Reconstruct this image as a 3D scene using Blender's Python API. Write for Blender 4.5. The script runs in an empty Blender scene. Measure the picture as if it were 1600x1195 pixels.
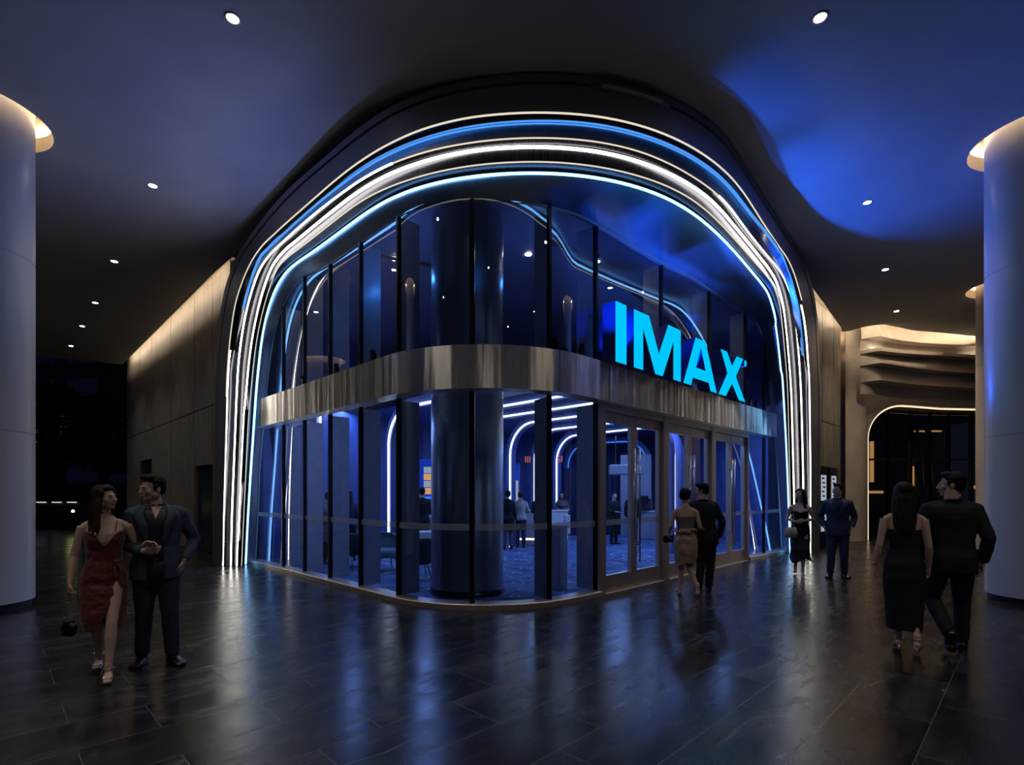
import bpy, bmesh, math, random
import numpy as np
from mathutils import Vector, Matrix, noise

scene = bpy.context.scene
col = scene.collection
R = math.radians
PI = math.pi

# ------------------------------------------------------------------ camera
EYE = 1.6
cam_data = bpy.data.cameras.new('camera')
cam_data.sensor_width = 36.0
cam_data.lens = 817.0 / 1600.0 * 36.0
cam_data.shift_y = 172.5 / 1600.0
cam_data.clip_end = 300
cam = bpy.data.objects.new('camera', cam_data)
cam.location = (0, 0, EYE)
cam.rotation_euler = (R(90), 0, 0)
col.objects.link(cam)
scene.camera = cam

# ------------------------------------------------------------------ world: night sky
world = bpy.data.worlds.new('night')
scene.world = world
world.use_nodes = True
bg = world.node_tree.nodes['Background']
bg.inputs[0].default_value = (0.006, 0.008, 0.016, 1)
bg.inputs[1].default_value = 1.0

# ------------------------------------------------------------------ exposure
vs = scene.view_settings
vs.view_transform = 'Standard'
vs.look = 'None'
vs.exposure = 0.0
vs.gamma = 1.0
vs.use_curve_mapping = False
cy = scene.cycles
cy.use_denoising = True
cy.use_adaptive_sampling = False
cy.max_bounces = 8
cy.diffuse_bounces = 3
cy.glossy_bounces = 5
cy.transmission_bounces = 6
cy.transparent_max_bounces = 16
cy.sample_clamp_indirect = 3.0
cy.blur_glossy = 1.0
cy.caustics_reflective = True

# light levels (radiance of lamps, watts of spots)
WHITE_STRIP = 7.0
BLUE_STRIP = 4.5
COVE = 22.0
WALL_COVE = 33.0
DOWNLIGHT = 60.0
SPOT_W = 88.0
FLOOD = 420.0
INNER = 22.0

# ------------------------------------------------------------------ places
SL, SR, RAD = 6.1, 6.88, 1.8          # the two glass planes (x+y=SL, y-x=SR) and the corner radius
Q2 = math.sqrt(2)
CC = np.array([(SL - SR) / 2, (SL + SR) / 2 + RAD * Q2])
CEIL = 6.8
HALF = RAD * PI / 4

def plan(s, n=0.0):
    """point on the facade plan: s runs along the glass (0 at the corner nose), n is how far it stands out"""
    if s < -HALF:
        t = -s - HALF
        x, y = CC + (RAD + n) * np.array([-1, -1]) / Q2 + t * np.array([-1, 1]) / Q2
    elif s > HALF:
        t = s - HALF
        x, y = CC + (RAD + n) * np.array([1, -1]) / Q2 + t * np.array([1, 1]) / Q2
    else:
        a = s / RAD
        x, y = CC[0] + (RAD + n) * math.sin(a), CC[1] - (RAD + n) * math.cos(a)
    return float(x), float(y)

def normal_at(s):
    a = max(-PI / 4, min(PI / 4, s / RAD))
    return Vector((math.sin(a), -math.cos(a), 0))

# ------------------------------------------------------------------ lamps of the place and added fill lamps
def lamp(name, kind, loc, energy, color, target=None, size=0.1, angle=None, blend=0.6):
    d = bpy.data.lights.new(name, kind)
    d.energy = energy
    d.color = color
    if kind == 'AREA':
        d.shape = 'DISK'
        d.size = size
    else:
        d.shadow_soft_size = size
    if kind == 'SPOT':
        d.spot_size = R(angle)
        d.spot_blend = blend
    o = bpy.data.objects.new(name, d)
    o.location = loc
    if target is not None:
        o.rotation_euler = (Vector(target) - Vector(loc)).to_track_quat('-Z', 'Y').to_euler()
    col.objects.link(o)
    return o

# blue flood lamps on the band: (s, n, watts, side throw, out throw, up throw, cone, colour)
DEEP, PALE = (.012, .115, 1.0), (.20, .30, 1.0)
FLOODS = [(.95, .16, .35, 1.9, .75, 2.0, 60, DEEP), (1.45, .16, .4, 1.7, .75, 2.0, 60, DEEP),
          (2.40, .07, .8, .25, .62, 2.0, 75, DEEP), (3.40, .07, 1.7, .25, .62, 2.0, 75, DEEP), (4.11, .07, 1.3, .25, .62, 2.0, 75, DEEP), (4.85, .07, 1.7, .25, .62, 2.0, 75, DEEP), 
          (7.35, .20, .9, -1.8, 3.0, 2.3, 84, DEEP), (7.75, .20, .9, -1.2, 3.2, 2.2, 84, DEEP), (8.15, .20, 1.3, -2.2, 3.0, .25, 46, DEEP),  # last of this row is added to turn the right column blue
          (-1.9, .16, .135, -.5, 2.6, 2.2, 110, PALE), (-3.1, .16, .135, -.3, 2.6, 2.2, 110, PALE), (-4.4, .16, .135, .2, 2.6, 2.2, 110, PALE)]  # pale floods added to lift the dark left ceiling
for (s, n, w, ts, to, tu, ang, c_) in FLOODS:
    p = plan(s, n)
    out = normal_at(s)
    side = Vector((1, 1, 0)) / Q2 if s > 0 else Vector((1, -1, 0)) / Q2
    t = Vector((p[0], p[1], 3.9)) + side * ts + out * to + Vector((0, 0, tu))
    lamp('blue_flood', 'SPOT', (p[0], p[1], 3.80), w * FLOOD, c_, t, 0.05, ang, 0.9)
DL = [(-3.06, 5.73), (-6.08, 8.85), (-8.93, 11.74), (-11.4, 14.3), (-13.4, 16.3), (-15.6, 18.5), (3.37, 5.72), (6.36, 9.36), (8.69, 12.17), (11.0, 14.96),
      (-.2, 2.4), (-5.6, 2.6), (6.0, 2.3), (3.2, -1.2), (-3.2, -1.4)]
for i, (x, y) in enumerate(DL):
    lamp('spot_beam', 'SPOT', (x, y, CEIL - .03), SPOT_W * (3.2 if i in (8, 9) else 2.0 if i > 9 else 1), (1.0, .93, .85) if i < 6 or i > 9 else (1, .80, .55), (x, y, 0), .05, 118, 1.0)

# added blue fill lamps without fixtures, just under the lobby ceilings
for (x, y, z, e, sz) in [(2.2, 14.6, 3.74, 26, .8), (4.4, 15.2, 3.74, 22, .8), (3.6, 17.9, 3.74, 20, .8), (1.0, 17.6, 3.74, 16, .8),
                         (-2.4, 14.6, 3.9, 22, .8), (-4.4, 14.6, 3.9, 16, .8), (3.3, 11.8, 3.9, 16, .6), (6.0, 14.9, 3.9, 14, .6),
                         (-1.9, 10.3, 3.9, 14, .6), (-3.8, 11.8, 3.9, 12, .6)]:
    lamp('lobby_fill_light', 'AREA', (x, y, z), e * INNER / 8.0, (0.20, 0.36, 1.0), (x, y, 0), sz)
for (x, y) in [(-1.75, 8.6), (.35, 8.9)]:
    lamp('column_fill_lamp', 'POINT', (x, y, 5.15), 9, (0.05, 0.3, 1.0), size=.05)  # unseen point lamps added for the blue glow near the column top
# ------------------------------------------------------------------ object helpers
def tag(o, label=None, cat=None, group=None, kind=None):
    if label: o['label'] = label
    if cat: o['category'] = cat
    if group: o['group'] = group
    if kind: o['kind'] = kind
    return o

def empty(name, loc=(0, 0, 0), rz=0.0):
    o = bpy.data.objects.new(name, None)
    o.location = loc
    o.rotation_euler = (0, 0, rz)
    o.empty_display_size = 0.1
    col.objects.link(o)
    return o

class MB:
    """collects vertices and faces of one mesh"""
    def __init__(self):
        self.v = []
        self.f = []
        self.uv = {}
    def add(self, vs, fs):
        b = len(self.v)
        self.v += [tuple(map(float, p)) for p in vs]
        self.f += [tuple(i + b for i in f) for f in fs]
    def box(self, c, s, rz=0.0):
        cx, cy_, cz = c
        hx, hy, hz = s[0] / 2, s[1] / 2, s[2] / 2
        ca, sa = math.cos(rz), math.sin(rz)
        vs = []
        for dz in (-hz, hz):
            for dx, dy in ((-hx, -hy), (hx, -hy), (hx, hy), (-hx, hy)):
                vs.append((cx + dx * ca - dy * sa, cy_ + dx * sa + dy * ca, cz + dz))
        self.add(vs, [(3, 2, 1, 0), (4, 5, 6, 7), (0, 1, 5, 4), (1, 2, 6, 5), (2, 3, 7, 6), (3, 0, 4, 7)])
    def prism(self, poly, z0, z1):
        n = len(poly)
        vs = [(p[0], p[1], z0) for p in poly] + [(p[0], p[1], z1) for p in poly]
        fs = [tuple(range(n))[::-1], tuple(range(n, 2 * n))]
        fs += [(i, (i + 1) % n, n + (i + 1) % n, n + i) for i in range(n)]
        self.add(vs, fs)
    def grid(self, rows, closed_u=False, closed_v=False):
        """rows: list of equal long lists of points"""
        b = len(self.v)
        nr, nc = len(rows), len(rows[0])
        for r in rows:
            self.v += [tuple(map(float, p)) for p in r]
        for i in range(nr if closed_v else nr - 1):
            for j in range(nc if closed_u else nc - 1):
                a = b + i * nc + j
                c = b + i * nc + (j + 1) % nc
                d = b + ((i + 1) % nr) * nc + (j + 1) % nc
                e = b + ((i + 1) % nr) * nc + j
                self.f.append((a, c, d, e))
    def tube(self, pts, rad, seg=10, cap=True, ry=None, ref=None):
        """tube through pts with radius per point (rx along the ref side, ry the other way)"""
        pts = [Vector(p) for p in pts]
        n = len(pts)
        rad = [rad] * n if isinstance(rad, (int, float)) else list(rad)
        ry = rad if ry is None else ([ry] * n if isinstance(ry, (int, float)) else list(ry))
        rows = []
        prev = None
        for i in range(n):
            t = (pts[min(i + 1, n - 1)] - pts[max(i - 1, 0)])
            if t.length < 1e-9: t = Vector((0, 0, 1))
            t.normalize()
            if ref is not None:
                a = Vector(ref) - t * t.dot(Vector(ref))
            elif prev is not None:
                a = prev - t * t.dot(prev)
            else:
                a = t.orthogonal()
            if a.length < 1e-6: a = t.orthogonal()
            a.normalize()
            prev = a
            b = t.cross(a)
            rows.append([pts[i] + a * (rad[i] * math.cos(2 * PI * k / seg)) + b * (ry[i] * math.sin(2 * PI * k / seg)) for k in range(seg)])
        b0 = len(self.v)
        self.grid(rows, closed_u=True)
        if cap:
            self.f.append(tuple(range(b0, b0 + seg))[::-1])
            e = b0 + (n - 1) * seg
            self.f.append(tuple(range(e, e + seg)))
    def lathe(self, prof, c=(0, 0), seg=48):
        rows = [[(c[0] + r * math.cos(2 * PI * k / seg), c[1] + r * math.sin(2 * PI * k / seg), z) for k in range(seg)] for r, z in prof]
        self.grid(rows, closed_u=True)
    def ball(self, c, r, seg=14, rings=9, rot=None):
        r = (r, r, r) if isinstance(r, (int, float)) else r
        vs = []
        M = rot if rot is not None else Matrix.Identity(3)
        for i in range(1, rings):
            ph = PI * i / rings
            for k in range(seg):
                th = 2 * PI * k / seg
                vs.append(Vector(c) + M @ Vector((r[0] * math.sin(ph) * math.cos(th), r[1] * math.sin(ph) * math.sin(th), r[2] * math.cos(ph))))
        top = len(vs); vs.append(Vector(c) + M @ Vector((0, 0, r[2])))
        bot = len(vs); vs.append(Vector(c) + M @ Vector((0, 0, -r[2])))
        fs = []
        for i in range(rings - 2):
            for k in range(seg):
                a, b_ = i * seg + k, i * seg + (k + 1) % seg
                fs.append((a, a + seg, b_ + seg, b_))
        for k in range(seg):
            fs.append((top, k, (k + 1) % seg))
            o = (rings - 2) * seg
            fs.append((bot, o + (k + 1) % seg, o + k))
        self.add(vs, fs)
    def build(self, name, mat=None, parent=None, smooth=False, uv=None):
        me = bpy.data.meshes.new(name)
        me.from_pydata(self.v, [], self.f)
        if uv is not None:
            lay = me.uv_layers.new(name='UVMap')
            co = np.array([uv[l.vertex_index] for l in me.loops], dtype=np.float32)
            lay.data.foreach_set('uv', co.ravel())
        me.update()
        if smooth:
            me.polygons.foreach_set('use_smooth', [True] * len(me.polygons))
        o = bpy.data.objects.new(name, me)
        col.objects.link(o)
        if mat: me.materials.append(mat)
        if parent: o.parent = parent
        return o

def fix_normals(o):
    bm = bmesh.new(); bm.from_mesh(o.data)
    bmesh.ops.recalc_face_normals(bm, faces=bm.faces)
    bm.to_mesh(o.data); bm.free()
    return o

def bevel(o, w, seg=2):
    m = o.modifiers.new('bevel', 'BEVEL'); m.width = w; m.segments = seg; m.limit_method = 'ANGLE'
    return o

def copy_tree(o, parent=None):
    c = o.copy(); col.objects.link(c); c.parent = parent
    for ch in [x for x in o.children]:
        copy_tree(ch, c)
    return c

# ------------------------------------------------------------------ materials
MATS = {}
def nodes_of(name):
    m = bpy.data.materials.new(name); m.use_nodes = True
    nt = m.node_tree
    return m, nt, nt.nodes['Principled BSDF'], nt.nodes['Material Output']

def N(nt, t, **kw):
    n = nt.nodes.new(t)
    for k, v in kw.items():
        if k.startswith('i_'):
            n.inputs[int(k[2:]) if k[2:].isdigit() else k[2:].replace('_', ' ')].default_value = v
        else:
            setattr(n, k, v)
    return n

def ramp(nt, stops):
    r = nt.nodes.new('ShaderNodeValToRGB')
    el = r.color_ramp.elements
    while len(el) < len(stops): el.new(0.5)
    for e, (p, c) in zip(el, stops):
        e.position = p
        e.color = c if len(c) == 4 else (*c, 1)
    return r

def surf(name, color, rough=0.5, metal=0.0, var=0.15, scale=6.0, bump=0.0, bscale=40.0, spec=0.5, stretch=(1, 1, 1), coat=0.0, coord='Object', sheen=0.0):
    """general surface: noisy colour, optional fine bump"""
    m, nt, p, out = nodes_of(name)
    L = nt.links.new
    tc = N(nt, 'ShaderNodeTexCoord'); mp = N(nt, 'ShaderNodeMapping')
    mp.inputs['Scale'].default_value = stretch
    L(tc.outputs[coord], mp.inputs[0])
    nz = N(nt, 'ShaderNodeTexNoise'); nz.inputs['Scale'].default_value = scale; nz.inputs['Detail'].default_value = 5
    L(mp.outputs[0], nz.inputs[0])
    lo = tuple(c * (1 - var) for c in color); hi = tuple(min(1, c * (1 + var)) for c in color)
    r = ramp(nt, [(0.3, lo), (0.7, hi)])
    L(nz.outputs[0], r.inputs[0]); L(r.outputs[0], p.inputs['Base Color'])
    p.inputs['Roughness'].default_value = rough
    p.inputs['Metallic'].default_value = metal
    p.inputs['Specular IOR Level'].default_value = spec
    p.inputs['Coat Weight'].default_value = coat
    p.inputs['Sheen Weight'].default_value = sheen
    if bump:
        n2 = N(nt, 'ShaderNodeTexNoise'); n2.inputs['Scale'].default_value = bscale; n2.inputs['Detail'].default_value = 3
        L(mp.outputs[0], n2.inputs[0])
        b = N(nt, 'ShaderNodeBump'); b.inputs['Strength'].default_value = bump; b.inputs['Distance'].default_value = 0.01
        L(n2.outputs[0], b.inputs['Height']); L(b.outputs[0], p.inputs['Normal'])
    MATS[name] = m
    return m

def glow(name, color, strength):
    m = bpy.data.materials.new(name); m.use_nodes = True
    nt = m.node_tree
    nt.nodes.remove(nt.nodes['Principled BSDF'])
    e = nt.nodes.new('ShaderNodeEmission')
    e.inputs[0].default_value = (*color, 1); e.inputs[1].default_value = strength
    nt.links.new(e.outputs[0], nt.nodes['Material Output'].inputs[0])
    MATS[name] = m
    return m

def brushed(name, color, rough, along='v', streak=0.5, ripple=0.25, ripple_scale=(1.6, .5), aniso=0.0, metal=1.0):
    """brushed sheet metal on a UV mapped strip (u metres along, v metres up)"""
    m, nt, p, out = nodes_of(name)
    L = nt.links.new
    tc = N(nt, 'ShaderNodeTexCoord')
    mp = N(nt, 'ShaderNodeMapping')
    mp.inputs['Scale'].default_value = (60, 1.2, 1) if along == 'v' else (1.2, 60, 1)
    L(tc.outputs['UV'], mp.inputs[0])
    nz = N(nt, 'ShaderNodeTexNoise'); nz.inputs['Scale'].default_value = 4; nz.inputs['Detail'].default_value = 4
    L(mp.outputs[0], nz.inputs[0])
    r = ramp(nt, [(0.25, tuple(c * .82 for c in color)), (0.75, tuple(min(1, c * 1.12) for c in color))])
    L(nz.outputs[0], r.inputs[0]); L(r.outputs[0], p.inputs['Base Color'])
    mr = N(nt, 'ShaderNodeMapRange'); mr.inputs[3].default_value = rough * .7; mr.inputs[4].default_value = rough * 1.35
    L(nz.outputs[0], mr.inputs[0]); L(mr.outputs[0], p.inputs['Roughness'])
    p.inputs['Metallic'].default_value = metal
    if aniso:
        p.inputs['Anisotropic'].default_value = aniso
        tg = N(nt, 'ShaderNodeTangent', direction_type='UV_MAP'); tg.uv_map = 'UVMap'
        L(tg.outputs[0], p.inputs['Tangent']); p.inputs['Anisotropic Rotation'].default_value = .25
    mp2 = N(nt, 'ShaderNodeMapping'); mp2.inputs['Scale'].default_value = (*ripple_scale, 1)
    L(tc.outputs['UV'], mp2.inputs[0])
    n2 = N(nt, 'ShaderNodeTexNoise'); n2.inputs['Scale'].default_value = 1.0; n2.inputs['Detail'].default_value = 2.5
    L(mp2.outputs[0], n2.inputs[0])
    b1 = N(nt, 'ShaderNodeBump'); b1.inputs['Strength'].default_value = ripple; b1.inputs['Distance'].default_value = 0.06
    L(n2.outputs[0], b1.inputs['Height'])
    b2 = N(nt, 'ShaderNodeBump'); b2.inputs['Strength'].default_value = streak; b2.inputs['Distance'].default_value = 0.0006
    L(nz.outputs[0], b2.inputs['Height']); L(b1.outputs[0], b2.inputs['Normal'])
    L(b2.outputs[0], p.inputs['Normal'])
    MATS[name] = m
    return m

# plaster, paint, stone
surf('ceiling_plaster', (.52, .51, .51), .7, var=.05, scale=1.5, spec=.3, bump=.03, bscale=30)
surf('column_paint', (.56, .55, .56), .34, var=.03, scale=2, spec=.5)
surf('cream_plaster', (.62, .54, .43), .6, var=.04, scale=3)
surf('wavy_plaster', (.60, .53, .46), .65, var=.1, scale=2.5, bump=.08, bscale=18)
surf('wall_stone', (.235, .21, .185), .5, var=.28, scale=2.2, bump=.12, bscale=26, stretch=(3, 3, .6))
surf('joint_dark', (.012, .011, .011), .6)
surf('black_metal', (.012, .013, .018), .3, metal=.6, var=.2)
surf('fin_grey', (.36, .36, .40), .35, var=.1, metal=.1)
surf('bronze_plain', (.30, .24, .19), .32, metal=1.0, var=.12, scale=3, stretch=(1, 1, .3))
surf('door_metal', (.66, .57, .49), .40, metal=.8, var=.12, scale=2.5, stretch=(8, 8, .5), bump=.04, bscale=20)
surf('handle_metal', (.55, .53, .52), .14, metal=1.0, var=.05)
surf('inner_column', (.34, .35, .37), .32, metal=.85, var=.12, scale=1.6, bump=.03, bscale=3)
surf('lobby_wall', (.085, .12, .33), .42, var=.15, scale=2, spec=.4)
surf('lobby_curtain', (.012, .018, .06), .7, var=.3, scale=8, stretch=(12, 12, .2))
surf('lobby_ceiling', (.16, .18, .34), .5, var=.1, scale=2)
surf('lobby_grey', (.32, .32, .36), .45, var=.06)
surf('counter_white', (.75, .73, .70), .4, var=.04)
surf('dark_panel', (.016, .018, .03), .3, var=.2)
surf('teal_fabric', (.13, .22, .25), .75, var=.12, scale=30, bump=.1, bscale=120)
surf('dark_fabric', (.02, .022, .035), .75, var=.2, scale=30)
surf('chair_leg', (.25, .22, .2), .3, metal=.8)
surf('leaf_dark', (.010, .022, .014), .6, var=.4, scale=20)
surf('bark', (.02, .015, .012), .8)
surf('night_facade', (.035, .042, .07), .8, var=.2)
surf('kerb_stone', (.16, .16, .19), .6)
surf('letter_side', (.012, .03, .16), .35, var=.1)

brushed('portal_metal', (.095, .095, .115), .26, along='v', ripple=.12, ripple_scale=(1.1, 1.5))
brushed('face_metal', (.34, .335, .37), .42, along='v', ripple=.1, ripple_scale=(1.1, 1.5), metal=.75)
brushed('reveal_metal', (.26, .28, .34), .30, along='v', ripple=.30, ripple_scale=(1.0, 1.3), metal=.8)
brushed('band_metal', (.95, .86, .77), .34, along='v', streak=.6, aniso=.9, ripple=.55, ripple_scale=(3.2, .22))

glow('strip_white', (1.0, .95, .86), WHITE_STRIP)
glow('strip_warm', (1.0, .88, .70), .85)
glow('strip_blue', (.20, .52, 1.0), BLUE_STRIP)
glow('strip_azure', (.075, .33, 1.0), 1.05)
glow('cove_warm', (1.0, .76, .48), COVE)
glow('cove_wall', (1.0, .83, .62), WALL_COVE)
glow('cove_wave', (1.0, .80, .56), WALL_COVE * 1.5)
glow('cove_ledge', (1.0, .80, .56), 22)
glow('arch_warm', (1.0, .74, .46), 1.6)
glow('lamp_disc', (1.0, .93, .82), DOWNLIGHT)
glow('letter_face', (.0, .50, .90), 1.15)
glow('lobby_strip', (.82, .93, 1.0), 4.0)
glow('lobby_strip_dim', (.05, .22, 1.0), 1.2)
glow('counter_glow', (1.0, .86, .62), 2.2)
glow('screen_white', (.75, .85, 1.0), .45)
glow('screen_blue', (.012, .045, .55), .8)
glow('sign_red', (.8, .16, .12), .8)
glow('window_lit', (.05, .12, .35), .35)
glow('window_faint', (.015, .025, .10), .06)
glow('garden_lamp', (.9, 1.0, .35), 9)
glow('far_line', (.8, .95, 1.0), 1.1)
glow('amber_lamp', (1.0, .55, .20), .75)

def glass_mat(name, tint, ior, rough=0.0):
    m = bpy.data.materials.new(name); m.use_nodes = True
    nt = m.node_tree; L = nt.links.new
    nt.nodes.remove(nt.nodes['Principled BSDF'])
    tr = N(nt, 'ShaderNodeBsdfTransparent'); tr.inputs[0].default_value = (*tint, 1)
    gl = N(nt, 'ShaderNodeBsdfGlossy'); gl.inputs['Roughness'].default_value = rough; gl.inputs[0].default_value = (.92, .96, 1, 1)
    fr = N(nt, 'ShaderNodeFresnel'); fr.inputs[0].default_value = ior
    tc = N(nt, 'ShaderNodeTexCoord')
    nz = N(nt, 'ShaderNodeTexNoise'); nz.inputs['Scale'].default_value = .7; nz.inputs['Detail'].default_value = 1
    L(tc.outputs['Object'], nz.inputs[0])
    b = N(nt, 'ShaderNodeBump'); b.inputs['Strength'].default_value = .10; b.inputs['Distance'].default_value = .02
    L(nz.outputs[0], b.inputs['Height']); L(b.outputs[0], gl.inputs['Normal'])
    mx = N(nt, 'ShaderNodeMixShader')
    L(fr.outputs[0], mx.inputs[0]); L(tr.outputs[0], mx.inputs[1]); L(gl.outputs[0], mx.inputs[2])
    L(mx.outputs[0], nt.nodes['Material Output'].inputs[0])
    MATS[name] = m
    return m
glass_mat('facade_glass', (.60, .66, .78), 2.3)
glass_mat('facade_glass_low', (.80, .86, .92), 1.75)
glass_mat('brown_glass', (.50, .47, .42), 1.9)

def frit_mat():
    m = bpy.data.materials.new('frit'); m.use_nodes = True
    nt = m.node_tree; L = nt.links.new
    p = nt.nodes['Principled BSDF']; p.inputs['Base Color'].default_value = (.45, .52, .62, 1); p.inputs['Roughness'].default_value = .6
    tr = N(nt, 'ShaderNodeBsdfTransparent'); mx = N(nt, 'ShaderNodeMixShader')
    nz = N(nt, 'ShaderNodeTexNoise'); nz.inputs['Scale'].default_value = 120
    mr = N(nt, 'ShaderNodeMapRange'); mr.inputs[3].default_value = .45; mr.inputs[4].default_value = .65
    L(nz.outputs[0], mr.inputs[0]); L(mr.outputs[0], mx.inputs[0])
    L(tr.outputs[0], mx.inputs[1]); L(p.outputs[0], mx.inputs[2]); L(mx.outputs[0], nt.nodes['Material Output'].inputs[0])
    MATS['frit'] = m
frit_mat()

def floor_mat():
    m, nt, p, out = nodes_of('slate_floor'); L = nt.links.new
    tc = N(nt, 'ShaderNodeTexCoord')
    mp = N(nt, 'ShaderNodeMapping'); mp.vector_type = 'TEXTURE'
    mp.inputs['Rotation'].default_value = (0, 0, R(45))
    mp.inputs['Location'].default_value = (-.52, 1.70, 0)
    L(tc.outputs['Object'], mp.inputs[0])
    br = N(nt, 'ShaderNodeTexBrick'); br.offset = .42; br.offset_frequency = 2
    br.inputs['Scale'].default_value = 1.0
    br.inputs['Mortar Size'].default_value = .0032
    br.inputs['Mortar Smooth'].default_value = .3
    br.inputs['Brick Width'].default_value = 1.06
    br.inputs['Row Height'].default_value = .53
    br.inputs['Color1'].default_value = (.25, .25, .25, 1)
    br.inputs['Color2'].default_value = (.95, .95, .95, 1)
    br.inputs['Mortar'].default_value = (.0, .0, .0, 1)
    L(mp.outputs[0], br.inputs[0])
    # each slab shifts the cloudiness so that veins break at the joints
    vadd = N(nt, 'ShaderNodeVectorMath', operation='MULTIPLY_ADD')
    L(br.outputs['Color'], vadd.inputs[0]); vadd.inputs[1].default_value = (9, 5, 3); L(mp.outputs[0], vadd.inputs[2])
    n1 = N(nt, 'ShaderNodeTexNoise'); n1.inputs['Scale'].default_value = 1.1; n1.inputs['Detail'].default_value = 9; n1.inputs['Distortion'].default_value = .35; n1.inputs['Roughness'].default_value = .66
    mps = N(nt, 'ShaderNodeMapping'); mps.inputs['Scale'].default_value = (.7, 2.2, 1); L(vadd.outputs[0], mps.inputs[0])
    L(mps.outputs[0], n1.inputs[0])
    r1 = ramp(nt, [(.34, (.007, .0068, .0085)), (.5, (.020, .0192, .0208)), (.68, (.058, .054, .053))])
    L(n1.outputs[0], r1.inputs[0])
    # pale veins: thin contour of a stretched noise, only on some slabs
    mpv = N(nt, 'ShaderNodeMapping'); mpv.inputs['Rotation'].default_value = (0, 0, R(-28)); mpv.inputs['Scale'].default_value = (.45, 1.5, 1)
    L(vadd.outputs[0], mpv.inputs[0])
    n2 = N(nt, 'ShaderNodeTexNoise'); n2.inputs['Scale'].default_value = .8; n2.inputs['Detail'].default_value = 6; n2.inputs['Distortion'].default_value = .2; n2.inputs['Roughness'].default_value = .5
    L(mpv.outputs[0], n2.inputs[0])
    ab = N(nt, 'ShaderNodeMath', operation='SUBTRACT'); L(n2.outputs[0], ab.inputs[0]); ab.inputs[1].default_value = .5
    ab2 = N(nt, 'ShaderNodeMath', operation='ABSOLUTE'); L(ab.outputs[0], ab2.inputs[0])
    rv = ramp(nt, [(0.0, (1, 1, 1)), (.004, (.4, .4, .4)), (.010, (0, 0, 0))])
    L(ab2.outputs[0], rv.inputs[0])
    n3 = N(nt, 'ShaderNodeTexNoise'); n3.inputs['Scale'].default_value = 1.3; n3.inputs['Detail'].default_value = 3; L(vadd.outputs[0], n3.inputs[0])
    r3 = ramp(nt, [(.50, (0, 0, 0)), (.62, (1, 1, 1))]); L(n3.outputs[0], r3.inputs[0])
    vm = N(nt, 'ShaderNodeMath', operation='MULTIPLY'); L(rv.outputs[0], vm.inputs[0]); L(r3.outputs[0], vm.inputs[1])
    mx = N(nt, 'ShaderNodeMix', data_type='RGBA'); mx.inputs[7].default_value = (.16, .155, .155, 1)
    L(vm.outputs[0], mx.inputs[0]); L(r1.outputs[0], mx.inputs[6])
    # slab tone
    tone = N(nt, 'ShaderNodeMix', data_type='RGBA', blend_type='MULTIPLY'); tone.inputs[0].default_value = .55
    L(mx.outputs[2], tone.inputs[6]); L(br.outputs['Color'], tone.inputs[7])
    jt = N(nt, 'ShaderNodeMix', data_type='RGBA'); jt.inputs[7].default_value = (.11, .11, .12, 1)
    L(br.outputs['Fac'], jt.inputs[0]); L(tone.outputs[2], jt.inputs[6]); L(jt.outputs[2], p.inputs['Base Color'])
    n4 = N(nt, 'ShaderNodeTexNoise'); n4.inputs['Scale'].default_value = 2.4; n4.inputs['Detail'].default_value = 8; n4.inputs['Roughness'].default_value = .68; n4.inputs['Distortion'].default_value = .5
    L(mps.outputs[0], n4.inputs[0])
    mr = N(nt, 'ShaderNodeMapRange'); mr.inputs[1].default_value = .25; mr.inputs[2].default_value = .75; mr.inputs[3].default_value = .14; mr.inputs[4].default_value = .36
    L(n4.outputs[0], mr.inputs[0]); L(mr.outputs[0], p.inputs['Roughness'])
    p.inputs['Specular IOR Level'].default_value = .62
    b = N(nt, 'ShaderNodeBump'); b.inputs['Strength'].default_value = .12; b.inputs['Distance'].default_value = .003
    n5 = N(nt, 'ShaderNodeTexNoise'); n5.inputs['Scale'].default_value = 7; n5.inputs['Detail'].default_value = 4
    L(vadd.outputs[0], n5.inputs[0])
    hh = N(nt, 'ShaderNodeMath', operation='MULTIPLY_ADD'); L(br.outputs['Fac'], hh.inputs[0]); hh.inputs[1].default_value = -.8; L(n5.outputs[0], hh.inputs[2])
    L(hh.outputs[0], b.inputs['Height']); L(b.outputs[0], p.inputs['Normal'])
    MATS['slate_floor'] = m
floor_mat()

def carpet_mat():
    m, nt, p, out = nodes_of('swirl_carpet'); L = nt.links.new
    tc = N(nt, 'ShaderNodeTexCoord')
    n1 = N(nt, 'ShaderNodeTexNoise'); n1.inputs['Scale'].default_value = .9; n1.inputs['Detail'].default_value = 1.5
    L(tc.outputs['Object'], n1.inputs[0])
    ml = N(nt, 'ShaderNodeMath', operation='MULTIPLY'); L(n1.outputs[0], ml.inputs[0]); ml.inputs[1].default_value = 9.0
    fr = N(nt, 'ShaderNodeMath', operation='FRACT'); L(ml.outputs[0], fr.inputs[0])
    rp = ramp(nt, [(0.0, (1, 1, 1)), (.06, (0, 0, 0)), (.5, (0, 0, 0))]); L(fr.outputs[0], rp.inputs[0])
    n2 = N(nt, 'ShaderNodeTexNoise'); n2.inputs['Scale'].default_value = 2.5; L(tc.outputs['Object'], n2.inputs[0])
    base = ramp(nt, [(.35, (.02, .05, .15)), (.65, (.07, .15, .32))]); L(n2.outputs[0], base.inputs[0])
    mx = N(nt, 'ShaderNodeMix', data_type='RGBA'); mx.inputs[7].default_value = (.8, .85, .9, 1)
    L(rp.outputs[0], mx.inputs[0]); L(base.outputs[0], mx.inputs[6]); L(mx.outputs[2], p.inputs['Base Color'])
    p.inputs['Roughness'].default_value = .9
    MATS['swirl_carpet'] = m
carpet_mat()
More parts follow.
